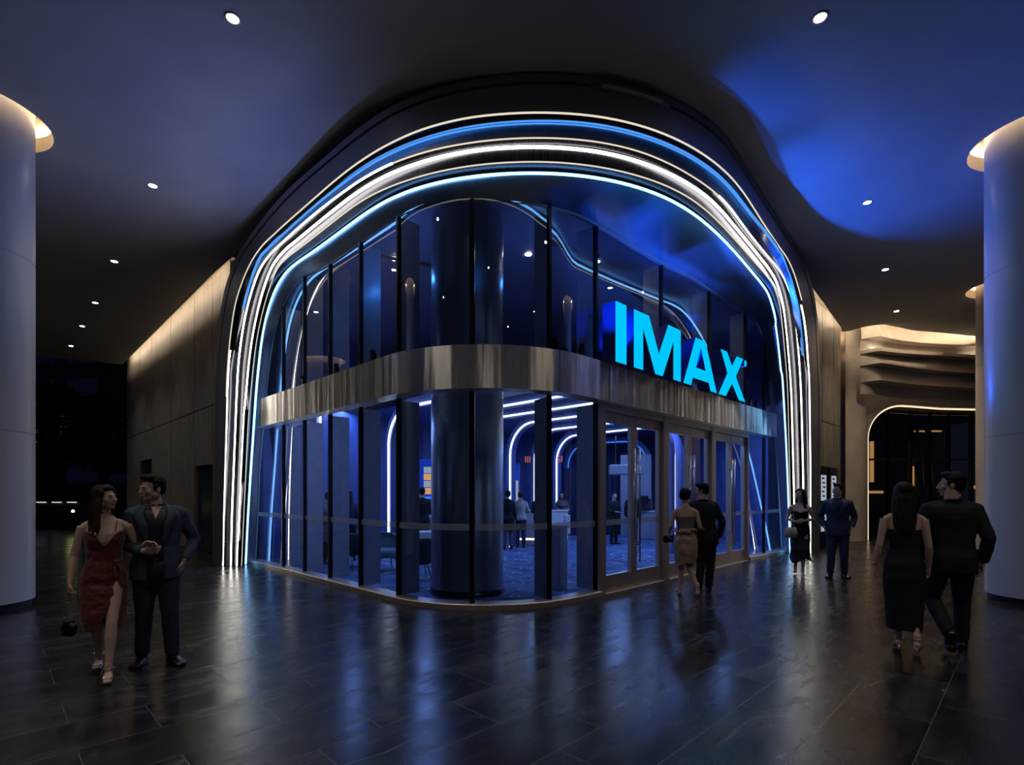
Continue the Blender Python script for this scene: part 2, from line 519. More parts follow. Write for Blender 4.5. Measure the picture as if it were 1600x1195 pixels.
# ------------------------------------------------------------------ portal contours (metres, measured along the opening, left foot -> crown -> right foot)
CONT = {
'A':[(-6.293,11.375,0.000),(-6.282,11.363,0.568),(-6.266,11.348,1.131),(-6.235,11.317,1.692),(-6.201,11.283,2.254),(-6.167,11.249,2.816),(-6.134,11.216,3.377),(-6.099,11.180,3.938),(-6.021,11.103,4.488),(-5.888,10.970,5.018),(-5.698,10.780,5.503),(-5.395,10.477,5.851),(-5.036,10.117,6.089),(-4.636,9.718,6.202),(-4.222,9.303,6.219),(-3.807,8.889,6.221),(-3.392,8.474,6.211),(-2.977,8.059,6.203),(-2.562,7.645,6.198),(-2.137,7.241,6.182),(-1.676,6.886,6.180),(-1.158,6.620,6.224),(-0.606,6.431,6.224),(-0.030,6.329,6.205),(0.554,6.305,6.200),(1.135,6.380,6.200),(1.695,6.556,6.200),(2.218,6.821,6.200),(2.699,7.158,6.200),(3.141,7.545,6.200),(3.534,7.981,6.200),(3.900,8.442,6.200),(4.271,8.900,6.200),(4.643,9.356,6.200),(5.020,9.809,6.200),(5.399,10.259,6.195),(5.766,10.687,6.072),(6.122,11.106,5.802),(6.455,11.509,5.485),(6.718,11.861,5.067),(6.922,12.166,4.576),(7.107,12.449,4.066),(7.248,12.684,3.518),(7.386,12.914,2.966),(7.522,13.142,2.413),(7.619,13.311,1.836),(7.687,13.435,1.239),(7.754,13.558,0.642),(7.820,13.682,0.000)],
'B':[(-5.233,10.428,5.812),(-5.074,10.269,6.033),(-4.878,10.073,6.151),(-4.652,9.847,6.185),(-4.270,9.465,6.196),(-3.888,9.083,6.201),(-3.506,8.701,6.209),(-3.123,8.318,6.207),(-2.741,7.936,6.194),(-2.359,7.555,6.167),(-1.964,7.189,6.140),(-1.515,6.895,6.146),(-1.023,6.677,6.167),(-0.506,6.525,6.171),(0.027,6.441,6.163),(0.566,6.430,6.160),(1.021,6.479,6.160),(1.463,6.598,6.160),(1.887,6.772,6.160),(2.287,6.995,6.160),(2.662,7.260,6.160),(3.015,7.552,6.160),(3.333,7.883,6.160),(3.635,8.229,6.160),(3.932,8.580,6.160),(4.233,8.926,6.144),(4.545,9.260,6.095),(4.859,9.591,6.041),(5.071,9.814,6.005),(5.282,10.037,5.962),(5.487,10.261,5.903)],
'C':[(-6.162,11.442,0.000),(-6.139,11.419,0.537),(-6.113,11.393,1.079),(-6.071,11.350,1.619),(-6.024,11.304,2.158),(-5.978,11.258,2.697),(-5.933,11.213,3.237),(-5.887,11.167,3.776),(-5.818,11.098,4.309),(-5.690,10.970,4.817),(-5.501,10.780,5.285),(-5.241,10.521,5.680),(-4.925,10.205,5.971),(-4.533,9.813,6.086),(-4.127,9.407,6.116),(-3.721,9.001,6.128),(-3.314,8.594,6.136),(-2.908,8.188,6.116),(-2.502,7.782,6.084),(-2.092,7.381,6.057),(-1.636,7.038,6.042),(-1.118,6.798,6.050),(-0.564,6.651,6.061),(0.003,6.566,6.061),(0.576,6.558,6.060),(1.127,6.631,6.060),(1.655,6.801,6.060),(2.141,7.069,6.060),(2.591,7.398,6.060),(3.027,7.744,6.060),(3.400,8.153,6.060),(3.748,8.589,6.060),(4.103,9.019,6.060),(4.466,9.443,6.060),(4.832,9.864,6.060),(5.201,10.282,6.055),(5.572,10.686,5.981),(5.940,11.107,5.755),(6.240,11.489,5.394),(6.474,11.820,4.942),(6.688,12.135,4.466),(6.876,12.421,3.964),(7.027,12.664,3.427),(7.175,12.905,2.887),(7.321,13.143,2.345),(7.430,13.320,1.775),(7.517,13.464,1.190),(7.605,13.608,0.604),(7.692,13.752,0.000)],
'D':[(-5.948,11.341,0.000),(-5.919,11.312,0.546),(-5.884,11.277,1.082),(-5.823,11.216,1.613),(-5.756,11.149,2.144),(-5.696,11.089,2.675),(-5.644,11.037,3.209),(-5.590,10.983,3.742),(-5.507,10.900,4.266),(-5.370,10.763,4.765),(-5.174,10.567,5.223),(-4.916,10.309,5.613),(-4.603,9.995,5.906),(-4.239,9.632,6.028),(-3.858,9.251,6.039),(-3.477,8.870,6.041),(-3.095,8.488,6.039),(-2.714,8.107,6.034),(-2.333,7.726,6.016),(-1.942,7.357,5.990),(-1.499,7.056,5.983),(-1.009,6.839,5.987),(-0.489,6.704,5.993),(0.045,6.642,5.991),(0.583,6.645,5.990),(1.115,6.724,5.990),(1.626,6.892,5.990),(2.102,7.143,5.990),(2.549,7.444,5.990),(2.961,7.792,5.990),(3.322,8.192,5.990),(3.673,8.603,5.990),(4.024,9.015,5.990),(4.372,9.428,5.990),(4.718,9.843,5.990),(5.066,10.255,5.980),(5.413,10.646,5.876),(5.727,11.028,5.591),(5.959,11.355,5.175),(6.179,11.668,4.737),(6.395,11.979,4.296),(6.567,12.242,3.812),(6.705,12.470,3.296),(6.842,12.698,2.779),(6.975,12.919,2.258),(7.077,13.084,1.712),(7.167,13.229,1.156),(7.257,13.374,0.600),(7.347,13.519,0.000)],
'E':[(-5.911,11.417,0.000),(-5.861,11.367,0.541),(-5.811,11.317,1.074),(-5.760,11.266,1.608),(-5.710,11.216,2.142),(-5.660,11.166,2.675),(-5.599,11.105,3.206),(-5.505,11.011,3.727),(-5.402,10.908,4.246),(-5.262,10.768,4.740),(-5.058,10.564,5.193),(-4.803,10.309,5.587),(-4.494,10.000,5.877),(-4.133,9.639,5.945),(-3.760,9.266,5.941),(-3.388,8.894,5.937),(-3.015,8.521,5.938),(-2.642,8.148,5.940),(-2.270,7.776,5.934),(-1.887,7.420,5.892),(-1.451,7.137,5.870),(-0.967,6.939,5.883),(-0.453,6.831,5.896),(0.070,6.776,5.900),(0.595,6.781,5.900),(1.112,6.867,5.900),(1.613,7.027,5.900),(2.085,7.256,5.900),(2.523,7.543,5.900),(2.910,7.899,5.900),(3.271,8.282,5.900),(3.617,8.680,5.900),(3.961,9.079,5.900),(4.302,9.480,5.900),(4.643,9.882,5.900),(4.988,10.280,5.886),(5.338,10.658,5.803),(5.658,11.041,5.546),(5.893,11.372,5.143),(6.102,11.680,4.704),(6.304,11.981,4.259),(6.463,12.235,3.772),(6.594,12.460,3.259),(6.726,12.685,2.746),(6.853,12.903,2.230),(6.953,13.068,1.690),(7.045,13.217,1.141),(7.137,13.365,0.593),(7.228,13.514,0.000)],
'F':[(-5.956,11.702,0.000),(-5.904,11.650,0.589),(-5.847,11.593,1.133),(-5.777,11.523,1.674),(-5.704,11.450,2.214),(-5.631,11.378,2.754),(-5.559,11.305,3.294),(-5.481,11.227,3.832),(-5.376,11.123,4.362),(-5.248,10.995,4.879),(-5.047,10.794,5.340),(-4.751,10.498,5.679),(-4.391,10.137,5.860),(-4.028,9.774,5.893),(-3.662,9.409,5.884),(-3.296,9.043,5.877),(-2.930,8.677,5.874),(-2.564,8.311,5.873),(-2.198,7.945,5.871),(-1.818,7.597,5.858),(-1.392,7.307,5.844),(-0.923,7.106,5.847),(-0.418,7.003,5.857),(0.096,6.957,5.860),(0.612,6.971,5.860),(1.140,7.055,5.860),(1.646,7.226,5.860),(2.123,7.467,5.860),(2.557,7.776,5.860),(2.949,8.141,5.860),(3.323,8.525,5.860),(3.675,8.930,5.860),(4.024,9.338,5.860),(4.363,9.753,5.860),(4.700,10.171,5.860),(5.039,10.586,5.852),(5.383,10.976,5.755),(5.693,11.352,5.481),(5.945,11.690,5.105),(6.160,12.000,4.682),(6.356,12.290,4.237),(6.520,12.545,3.757),(6.681,12.798,3.275),(6.838,13.044,2.789),(6.962,13.238,2.273),(7.075,13.412,1.744),(7.187,13.587,1.216),(7.300,13.761,0.687),(7.412,13.935,0.000)],
'G':[(-5.880,11.980,0.000),(-5.821,11.921,0.553),(-5.769,11.869,1.091),(-5.727,11.827,1.631),(-5.681,11.781,2.170),(-5.598,11.698,2.699),(-5.507,11.607,3.226),(-5.421,11.521,3.755),(-5.312,11.412,4.276),(-5.169,11.269,4.774),(-4.939,11.039,5.203),(-4.642,10.742,5.534),(-4.289,10.389,5.731),(-3.940,10.040,5.783),(-3.589,9.689,5.728),(-3.235,9.335,5.694),(-2.880,8.980,5.702),(-2.524,8.625,5.710),(-2.166,8.273,5.713),(-1.807,7.921,5.714),(-1.431,7.592,5.704),(-0.987,7.378,5.675),(-0.503,7.266,5.652),(-0.012,7.305,5.648),(0.454,7.473,5.694),(0.951,7.842,5.763),(1.402,8.283,5.791),(1.849,8.729,5.795),(2.296,9.176,5.798),(2.743,9.623,5.808),(3.188,10.068,5.858),(3.633,10.513,5.896),(4.079,10.959,5.865),(4.526,11.406,5.862),(4.972,11.852,5.870),(5.419,12.299,5.877),(5.863,12.743,5.843),(6.212,13.092,5.656),(6.480,13.360,5.284),(6.680,13.560,4.835),(6.796,13.676,4.322),(6.892,13.772,3.799),(6.965,13.845,3.268),(7.035,13.915,2.736),(7.103,13.983,2.203),(7.166,14.046,1.669),(7.227,14.107,1.135),(7.289,14.169,0.601),(7.350,14.230,0.000)],
'O':[(-6.667,11.664,0.000),(-6.661,11.658,0.518),(-6.654,11.651,1.035),(-6.647,11.644,1.552),(-6.641,11.638,2.069),(-6.631,11.628,2.585),(-6.609,11.606,3.101),(-6.583,11.580,3.617),(-6.557,11.554,4.133),(-6.507,11.504,4.642),(-6.399,11.396,5.134),(-6.263,11.260,5.608),(-6.035,11.032,5.999),(-5.616,10.613,6.349),(-5.144,10.141,6.519),(-4.655,9.652,6.600),(-4.166,9.163,6.679),(-3.675,8.672,6.689),(-3.184,8.181,6.638),(-2.693,7.690,6.589),(-2.181,7.223,6.597),(-1.627,6.817,6.670),(-0.976,6.598,6.727),(-0.292,6.480,6.772),(0.400,6.414,6.780),(1.114,6.477,6.780),(1.795,6.699,6.780),(2.444,7.011,6.780),(3.006,7.434,6.780),(3.456,7.995,6.780),(3.911,8.554,6.780),(4.375,9.106,6.780),(4.840,9.656,6.780),(5.306,10.206,6.780),(5.776,10.751,6.780),(6.246,11.293,6.763),(6.695,11.793,6.535),(7.046,12.193,6.221),(7.321,12.531,5.791),(7.515,12.797,5.268),(7.680,13.035,4.719),(7.844,13.272,4.169),(7.960,13.450,3.594),(8.007,13.545,2.983),(8.051,13.637,2.370),(8.095,13.729,1.758),(8.140,13.821,1.145),(8.184,13.913,0.533),(8.228,14.005,0.000)],
}
for k in CONT: CONT[k] = np.array(CONT[k])
half = (CONT['A'] + CONT['C']) / 2
b = CONT['B']                                      # the upper blue tube only spans the crown; its groove runs on to the feet
full_b = half.copy()
full_b[9:9 + len(b)] = b
for i, w in ((8, .5), (9, .5), (10, .25), (38, .25), (39, .5), (40, .5)):
    full_b[i] = full_b[i] * (1 - w) + half[i] * w
CONT['BB'] = full_b

for k in ('A', 'BB', 'C', 'D', 'E', 'F', 'O'):     # ease the crown
    for _ in range(1):
        c_ = CONT[k].copy(); c_[14:35] = (CONT[k][13:34] + 2 * CONT[k][14:35] + CONT[k][15:36]) / 4; CONT[k] = c_
def catmull(P, m):
    """m points between neighbours"""
    P = np.asarray(P, float); n = len(P); out = []
    for i in range(n - 1):
        p0 = P[max(i - 1, 0)]; p1 = P[i]; p2 = P[i + 1]; p3 = P[min(i + 2, n - 1)]
        for q in range(m):
            t = q / m
            out.append(.5 * (2 * p1 + (p2 - p0) * t + (2 * p0 - 5 * p1 + 4 * p2 - p3) * t * t + (3 * p1 - p0 - 3 * p2 + p3) * t ** 3))
    out.append(P[-1])
    return np.array(out)
FINE = {k: catmull(v, 4) for k, v in CONT.items()}
FINE['O'][:, 2] = np.minimum(FINE['O'][:, 2], CEIL - .005)
NST = len(FINE['A'])

def unit(v):
    v = np.asarray(v, float); return v / max(np.linalg.norm(v), 1e-9)

def out_normal(p):
    v = p[:2] - CC; a = max(-PI / 4, min(PI / 4, math.atan2(v[0], -v[1])))
    return np.array([math.sin(a), -math.cos(a), 0])

def channel(k0, k1, prof, name, mat, parent, smooth=True):
    """sheet between two contours; prof = (fraction across, recess depth)"""
    A, B = FINE[k0], FINE[k1]
    rows = [[] for _ in prof]; uvs = [[] for _ in prof]
    L = 0
    mb = MB()
    for i in range(NST):
        t = unit(A[min(i + 1, NST - 1)] - A[max(i - 1, 0)])
        v = B[i] - A[i]
        w = unit(np.cross(t, v))
        d = FINE['O'][i] - FINE['G'][i]; n = out_normal(A[i]); ref = unit(d - n * (d @ n)) - n * .35
        if w @ ref < 0: w = -w
        if i: L += np.linalg.norm(A[i] - A[i - 1])
        for j, (f, dep) in enumerate(prof):
            q = A[i] + v * f + w * dep
            if i in (0, NST - 1): q[2] = max(q[2], 0)
            rows[j].append(q); uvs[j].append((L, f * np.linalg.norm(v)))
    rows = rows[::-1]; uvs = uvs[::-1]
    mb.grid(rows)
    o = mb.build(name, mat, parent, smooth=smooth, uv=[u for r in uvs for u in r])
    if smooth:
        m = o.modifiers.new('es', 'EDGE_SPLIT'); m.split_angle = R(38)
    return o

def strip(k, mat, parent, rad, off=(0.02, 0.03), k1=None, i0=0, i1=None, name='light_strip'):
    A = FINE[k]; B = FINE[k1] if k1 else None
    pts = []; rr = []
    i1 = len(A) if i1 is None else i1
    for i in range(i0, i1):
        q = A[i].copy()
        if B is not None:
            t = unit(A[min(i + 1, len(A) - 1)] - A[max(i - 1, 0)]); v = B[i] - A[i]
            w = unit(np.cross(t, v)); d = FINE['O'][i] - FINE['G'][i]; n = out_normal(A[i]); ref = unit(d - n * (d @ n)) - n * .35
            if w @ ref < 0: w = -w
            q = q + v * off[0] + w * off[1]
        q[2] = max(q[2], .012)
        pts.append(q); rr.append(rad(i) if callable(rad) else rad)
    mb = MB(); mb.tube(pts, rr, seg=8)
    return mb.build(name, mat, parent, smooth=True)

# ------------------------------------------------------------------ floor
mb = MB(); mb.add([(-45, -14, 0), (40, -14, 0), (40, 40, 0), (-45, 40, 0)], [(0, 1, 2, 3)])
tag(mb.build('floor', MATS['slate_floor']), kind='structure')

def line_pts(s0, s1, n, m=24):
    return [plan(s0 + (s1 - s0) * i / m, n) for i in range(m + 1)]
# carpet of the lobby
inner = line_pts(-9.5, 15, -0.06, 60)
mb = MB(); poly = inner + [(12.5, 24), (-9, 24)]
mb.add([(p[0], p[1], .012) for p in poly], [tuple(range(len(poly)))])
tag(mb.build('floor_lobby', MATS['swirl_carpet']), kind='structure')

# ------------------------------------------------------------------ ceiling with its holes
def fill_loops(name, loops, z, mat):
    bm = bmesh.new(); edges = []
    for lp in loops:
        vs_ = [bm.verts.new((p[0], p[1], z)) for p in lp]
        edges += [bm.edges.new((vs_[i], vs_[(i + 1) % len(vs_)])) for i in range(len(vs_))]
    bmesh.ops.triangle_fill(bm, use_beauty=True, edges=edges, normal=(0, 0, -1))
    for f in bm.faces:
        if f.normal.z > 0: f.normal_flip()
    me = bpy.data.meshes.new(name); bm.to_mesh(me); bm.free()
    me.materials.append(mat)
    o = bpy.data.objects.new(name, me); col.objects.link(o)
    return o

COLUMNS = [(-7.37, 7.20, .60, .80), (7.73, 7.67, .60, .80), (12.5, 13.2, .60, .80), (-14.5, 13.5, .60, .80), (-8.5, -5.5, .60, .80), (8.6, -5.2, .60, .80)]  # last two are unseen, added behind the viewer for the metal to reflect
wave = [(10.62, 16.84), (10.85, 16.80), (10.98, 16.47), (11.2, 16.25), (11.6, 16.13), (12.17, 16.42), (12.85, 16.73), (13.6, 16.9), (14.55, 17.13), (15.4, 17.34), (17.0, 17.45), (20.0, 17.5), (25.0, 17.6)]
wave = [tuple(p) for p in catmull(wave, 4)]
cut = line_pts(-7.3, 9.6, .52, 50)
left_slot = [(-15.8, 21.2), (-6.9, 12.22)]
right_slot = [(7.55, 13.18), (10.4, 16.5)]
outer = [(-30, 13.2)] + left_slot + cut + right_slot + wave + [(25, -12), (-30, -12)]
holes = [[(c[0] + c[3] * math.cos(2 * PI * k / 40), c[1] + c[3] * math.sin(2 * PI * k / 40)) for k in range(40)] for c in COLUMNS]
o = fill_loops('ceiling', [outer] + holes, CEIL, MATS['ceiling_plaster'])
tag(o, kind='structure')
# edge of the ceiling slab towards the street and its top
mb = MB(); e0 = [(-30, 13.2), (-15.8, 21.2)]
mb.add([(e0[0][0], e0[0][1], CEIL), (e0[1][0], e0[1][1], CEIL), (e0[1][0], e0[1][1], CEIL + .5), (e0[0][0], e0[0][1], CEIL + .5)], [(0, 1, 2, 3)])
tag(mb.build('trim_1', MATS['ceiling_plaster']), kind='structure')

def slot(name, pts, label, wide=.42, mat='cove_wall'):
    """the lit slot behind a ceiling edge: a raised lid and a lamp line on top of the edge"""
    rows_lid = []; lamp_pts = []
    n = len(pts)
    a = []
    for i, p in enumerate(pts):
        q0 = pts[max(i - 1, 0)]; q1 = pts[min(i + 1, n - 1)]
        d = unit((q1[0] - q0[0], q1[1] - q0[1]))
        nn = np.array([-d[1], d[0]])          # to the left of the walk
        a.append((np.array(p), nn))
    r0 = [(p[0], p[1], CEIL) for p, nn in a]
    r1 = [(p[0] - nn[0] * .0, p[1] - nn[1] * .0, CEIL + .04) for p, nn in a]
    r2 = [(p[0] - nn[0] * .22, p[1] - nn[1] * .22, CEIL + .05) for p, nn in a]
    r3 = [(p[0] - nn[0] * .22, p[1] - nn[1] * .22, CEIL + .42) for p, nn in a]
    r4 = [(p[0] + nn[0] * wide, p[1] + nn[1] * wide, CEIL + .42) for p, nn in a]
    mb = MB(); mb.grid([r0, r1, r2, r3, r4])
    tag(mb.build(name, MATS['cream_plaster']), kind='structure')
    mb = MB(); mb.tube([(p[0] - nn[0] * .10, p[1] - nn[1] * .10, CEIL + .27) for p, nn in a], .018, seg=6)
    tag(mb.build('cove_light', MATS[mat], smooth=True), label, 'light')
slot('trim_2', left_slot, 'warm hidden light line washing the panelled wall on the left of the photo')
slot('trim_3', right_slot, 'warm hidden light line above the short stone wall right of the glowing portal')
YW = 17.78
slot('trim_4', wave, 'warm wavy hidden light line above the rippled plaster wall', wide=1.1, mat='cove_wave')
mb = MB(); mb.tube([(x, min(np.interp(x, [p[0] for p in wave], [p[1] for p in wave]) + .85, YW - .02) - .09, 6.275 + .05 * math.sin(x * 1.1 + 6.27)) for x in np.linspace(11.6, 19, 40)], .012, seg=6)
tag(mb.build('ledge_light', MATS['cove_ledge'], smooth=True), 'second warm light line lying on the upper ripple of the wavy wall', 'light')

# ------------------------------------------------------------------ outside columns with their glowing coves
CL = ['pale round column at the left edge of the photo', 'blue-lit pale round column at the right edge of the photo',
      'beige round column standing behind the blue-lit column', 'round column out of sight beyond the left edge column',
      'round column added behind the viewer on the left for metal reflections', 'round column added behind the viewer on the right for metal reflections']
for i, (x, y, r, h) in enumerate(COLUMNS):
    e = empty('column', (x, y, 0))
    tag(e, CL[i], 'column')
    mb = MB(); mb.lathe([(r - .035, 0), (r - .035, .10)], seg=64)
    mb.build('plinth', MATS['joint_dark'], e, smooth=True)
    mb = MB(); pr_ = [(r - .03, .10), (r, .10)]
    for J in (2.44, 4.86): pr_ += [(r, J - .006), (r - .008, J - .005), (r - .008, J + .005), (r, J + .006)]
    mb.lathe(pr_ + [(r, CEIL + .42)], seg=72)
    o = mb.build('shaft', MATS['column_paint'] if i != 2 else MATS['wavy_plaster'], e, smooth=True)
    m = o.modifiers.new('es', 'EDGE_SPLIT'); m.split_angle = R(40)
    mb = MB(); mb.lathe([(h, CEIL), (h, CEIL + .22), (h + .10, CEIL + .26), (h + .10, CEIL + .36), (r + .01, CEIL + .36)], seg=64)
    o = mb.build('cove', MATS['cream_plaster'], e, smooth=True)
    m = o.modifiers.new('es', 'EDGE_SPLIT'); m.split_angle = R(40)
    mb = MB(); rows = []
    for k in range(49):
        a = 2 * PI * k / 48; rows.append(((h + .04) * math.cos(a), (h + .04) * math.sin(a), CEIL + .31))
    mb.tube(rows, .014, seg=6, cap=False)
    mb.build('cove_light_ring', MATS['cove_warm'], e, smooth=True)

# ------------------------------------------------------------------ downlights
dn = ['nearest ceiling spotlight at the upper left', 'second ceiling spotlight from the viewer on the left', 'third ceiling spotlight from the viewer on the left',
      'fourth ceiling spotlight from the viewer on the left', 'fifth ceiling spotlight from the viewer on the left', 'farthest ceiling spotlight at the street edge on the left',
      'nearest ceiling spotlight at the upper right', 'second ceiling spotlight on the right beside the blue glow', 'third ceiling spotlight on the right', 'farthest ceiling spotlight on the right near the wavy wall', 'spotlight out of frame straight above the viewer', 'spotlight out of frame above the viewer on the left', 'spotlight out of frame above the viewer on the right', 'spotlight behind the viewer on the right', 'spotlight behind the viewer on the left']
for i, (x, y) in enumerate(DL):
    e = empty('ceiling_spotlight', (x, y, CEIL))
    tag(e, dn[i], 'spotlight', 'recessed ceiling spotlights')
    mb = MB(); mb.lathe([(.085, .002), (.085, -.006), (.062, -.008), (.058, .03)], seg=24)
    mb.build('trim_ring', MATS['cream_plaster'], e, smooth=True)
    mb = MB(); mb.lathe([(.0001, -.004), (.058, -.004)], seg=24)
    mb.build('lamp', MATS['lamp_disc'], e)
# ------------------------------------------------------------------ left wall: tall stone panels, doors and openings
def wall_run(name, origin, direction, L, z0, z1, joints, hj, mat, openings=(), thick=.3, side=1):
    """stone panel wall as separate slabs with dark joints; openings are (a0,a1,ztop)"""
    e = empty(name, (0, 0, 0)); tag(e, kind='structure')
    d = unit(direction); nn = np.array([-d[1], d[0]]) * side   # into the wall
    ang = math.atan2(d[1], d[0])
    def slab(m, a0, a1, za, zb, dep=.05, back=0.0):
        c = np.array(origin) + d * (a0 + a1) / 2 + nn * (back + dep / 2)
        m.box((c[0], c[1], (za + zb) / 2), (a1 - a0, dep, zb - za), ang)
    bk = MB(); slab(bk, 0, L, z0, z1, .25, .12 if openings else .04); bk.build('backing', MATS['joint_dark'], e)
    cuts = [0] + list(joints) + [L]
    zs = [z0] + list(hj) + [z1]
    m = MB()
    for a0, a1 in zip(cuts[:-1], cuts[1:]):
        for za, zb in zip(zs[:-1], zs[1:]):
            lo = za
            for (o0, o1, zt) in openings:
                if a0 >= o0 - .02 and a1 <= o1 + .02 and za < zt: lo = zt
            if lo < zb: slab(m, a0 + .022, a1 - .022, lo + .012, zb - .012, .14 if openings else .06)
    o = m.build('stone_panels', mat, e); bevel(o, .006, 1)
    return e, d, nn, ang
LW0 = (-6.75, 12.52)
jl = [(-7.75, 0), (-8.93, 0), (-10.86, 0), (-12.8, 0), (-14.2, 0), (-15.3, 0)]
joints = [(-(x) - 6.75) * Q2 for x, _ in jl]
joints = [1.41, 3.08, 5.81, 8.56, 10.54, 12.09]
e, dW, nW, aW = wall_run('wall_left', LW0, (-1, 1), 13.3, 0, CEIL + .4, joints, [3.87], MATS['wall_stone'], openings=[(1.41, 3.08, 2.33), (5.81, 8.56, 0), (8.56, 10.54, 2.80), (5.81, 8.56, 0)], side=-1)
def wp(o, d, nn, a, back=0): return np.array(o) + d * a + nn * back
c = wp(LW0, dW, nW, (1.41 + 3.08) / 2, .10)
e = empty('door_1', (c[0], c[1], 0), aW); tag(e, kind='structure')
mb = MB(); mb.box((0, 0, 1.16), (1.62, .05, 2.30)); o = mb.build('leaf', MATS['dark_panel'], e)
mb = MB(); mb.box((-.35, -.045, 1.05), (.16, .02, .03)); mb.box((-.35, .045, 1.05), (.16, .02, .03)); mb.build('handle', MATS['handle_metal'], e)
c = wp(LW0, dW, nW, (8.56 + 10.54) / 2, .09)
e = empty('window_1', (c[0], c[1], 0), aW); tag(e, kind='structure')
mb = MB(); mb.box((0, 0, 1.40), (1.94, .05, 2.76)); mb.build('pane', MATS['dark_panel'], e)
mb = MB(); mb.box((0, .02, 1.4), (.05, .08, 2.76)); mb.build('mullion', MATS['black_metal'], e)

# ------------------------------------------------------------------ right stone wall beyond the portal
RW0 = (7.95, 14.30)
e, dR, nR_, aR = wall_run('wall_right', RW0, (1, 1), 4.0, 0, CEIL + .4, [1.9, 3.1], [3.75], MATS['wall_stone'], side=1)
# lit poster cases
for k, (a, lab) in enumerate([(1.62, 'narrow dark display case with a glowing white poster, nearer the portal'), (2.72, 'narrow dark display case with a glowing poster, farther from the portal')]):
    c = wp(RW0, dR, -nR_, a, .05)
    e = empty('poster_case', (c[0], c[1], 0), aR); tag(e, lab, 'display case', 'lit poster cases on the right wall')
    mb = MB(); mb.box((0, 0, 1.2), (.92, .09, 2.36)); mb.build('case', MATS['black_metal'], e)
    for (x0, z0, w, h, mt) in [(0, 1.75, .5, .75, 'screen_white'), (0, .85, .5, .75, 'screen_white')]:
        mb = MB(); mb.box((x0, -.05, z0), (w, .012, h)); mb.build('poster', MATS[mt], e)
        for q in range(5):
            mb = MB(); mb.box((x0 - .08 + .05 * (q % 3), -.058, z0 + .28 - .13 * q), (.22 + .04 * (q % 2), .006, .05))
            mb.build('picture_block', MATS['lobby_wall'] if q % 2 else MATS['dark_panel'], e)
# bronze post at the end of that wall
mb = MB(); mb.box((10.78, 17.22, CEIL / 2 + .2), (.30, .22, CEIL + .4), R(20)); o = mb.build('bronze_post', MATS['bronze_plain'])
tag(o, 'tall dark bronze post in the corner between stone wall and wavy wall', 'post'); bevel(o, .02)

# ------------------------------------------------------------------ wavy plaster wall with the arched glazing
e = empty('wall_back', (0, 0, 0)); tag(e, kind='structure')
YW = 17.78
OPX, OPZ, OPR = 12.10, 4.60, 1.15
def arch_pts(inset=0, zoff=0):
    pts = [(OPX + inset, 0)]
    r = OPR - inset
    for k in range(13):
        a = PI - (PI / 2) * k / 12
        pts.append((OPX + inset + r + r * math.cos(a), OPZ - inset - r + r * math.sin(a)))
    pts += [(13.6, OPZ - inset - .02), (14.6, OPZ - inset - .10), (16.0, OPZ - inset - .13), (19.5, OPZ - inset - .14)]
    return pts
ap = arch_pts()
bm = bmesh.new()
outl = [(10.92, 0)] + ap + [(19.5, 7.15), (10.92, 7.15)]
vsf = [bm.verts.new((x, YW, z)) for x, z in outl]
eds = [bm.edges.new((vsf[i], vsf[(i + 1) % len(vsf)])) for i in range(len(vsf))]
bmesh.ops.triangle_fill(bm, use_beauty=True, edges=eds, normal=(0, -1, 0))
me = bpy.data.meshes.new('face'); bm.to_mesh(me); bm.free(); me.materials.append(MATS['wavy_plaster'])
o = bpy.data.objects.new('wall_face', me); col.objects.link(o); o.parent = e
mb = MB(); mb.grid([[(x, YW - .0, z) for x, z in ap], [(x, YW + .10, z) for x, z in arch_pts(.0)], [(x, YW + .10, z) for x, z in arch_pts(.06)], [(x, YW + .75, z) for x, z in arch_pts(.06)]])
mb.build('reveal', MATS['cream_plaster'], e)
# pier: softly rounded buttress left of the opening
rows = []
for z in np.linspace(0, 7.1, 30):
    k = max(0, (z - 4.3) / 2.8); sw = .25 * k * k
    rows.append([(10.93, YW, z), (10.95, YW - .42, z), (11.05, YW - .50, z), (11.45 + sw, YW - .50 + .1 * k, z), (11.75 + sw, YW - .40 + .1 * k, z), (11.95 + sw * .7, YW - .18, z), (12.06 + sw * .6, YW + .02, z)])
mb = MB(); mb.grid(rows); o = mb.build('pier', MATS['wavy_plaster'], e, smooth=True)
m = o.modifiers.new('es', 'EDGE_SPLIT'); m.split_angle = R(50)
# layered ripples: profile walks down, sticking out by o metres
wx = np.array([p[0] for p in wave]); wy = np.array([p[1] for p in wave])
prof = [(7.15, .10), (6.58, .34), (6.55, .06), (6.30, .02), (6.24, .40), (6.13, .42), (6.10, .12), (5.76, .42), (5.72, .12), (5.24, .40), (5.20, .05), (4.86, .02)]
rows = []
for z, oo in prof:
    row = []
    for x in np.linspace(11.35, 19.4, 70):
        yb = min(np.interp(x, wx, wy) + .85, YW - .02)
        f = min(1, (x - 11.3) / .5)
        und = .10 * math.sin(x * 1.3 + z * .9) * (1 if z < 6.5 else 0)
        zz = z + (.05 * math.sin(x * 1.1 + z) if z < 7 else 0) - (.16 * max(0, min(1, (x - 12.2) / 2.0)) if z < 6.0 else 0)
        row.append((x, yb - oo * f + und * .6, zz))
    rows.append(row)
mb = MB(); mb.grid(rows); o = mb.build('ripples', MATS['wavy_plaster'], e, smooth=True)
m = o.modifiers.new('es', 'EDGE_SPLIT'); m.split_angle = R(40)
mb = MB(); mb.tube([(x, YW + .055, z) for x, z in arch_pts(.035)], .022, seg=6)
o = mb.build('arch_light', MATS['arch_warm'], smooth=True)
tag(o, 'thin warm light line around the rounded glazed opening in the wavy wall', 'light')
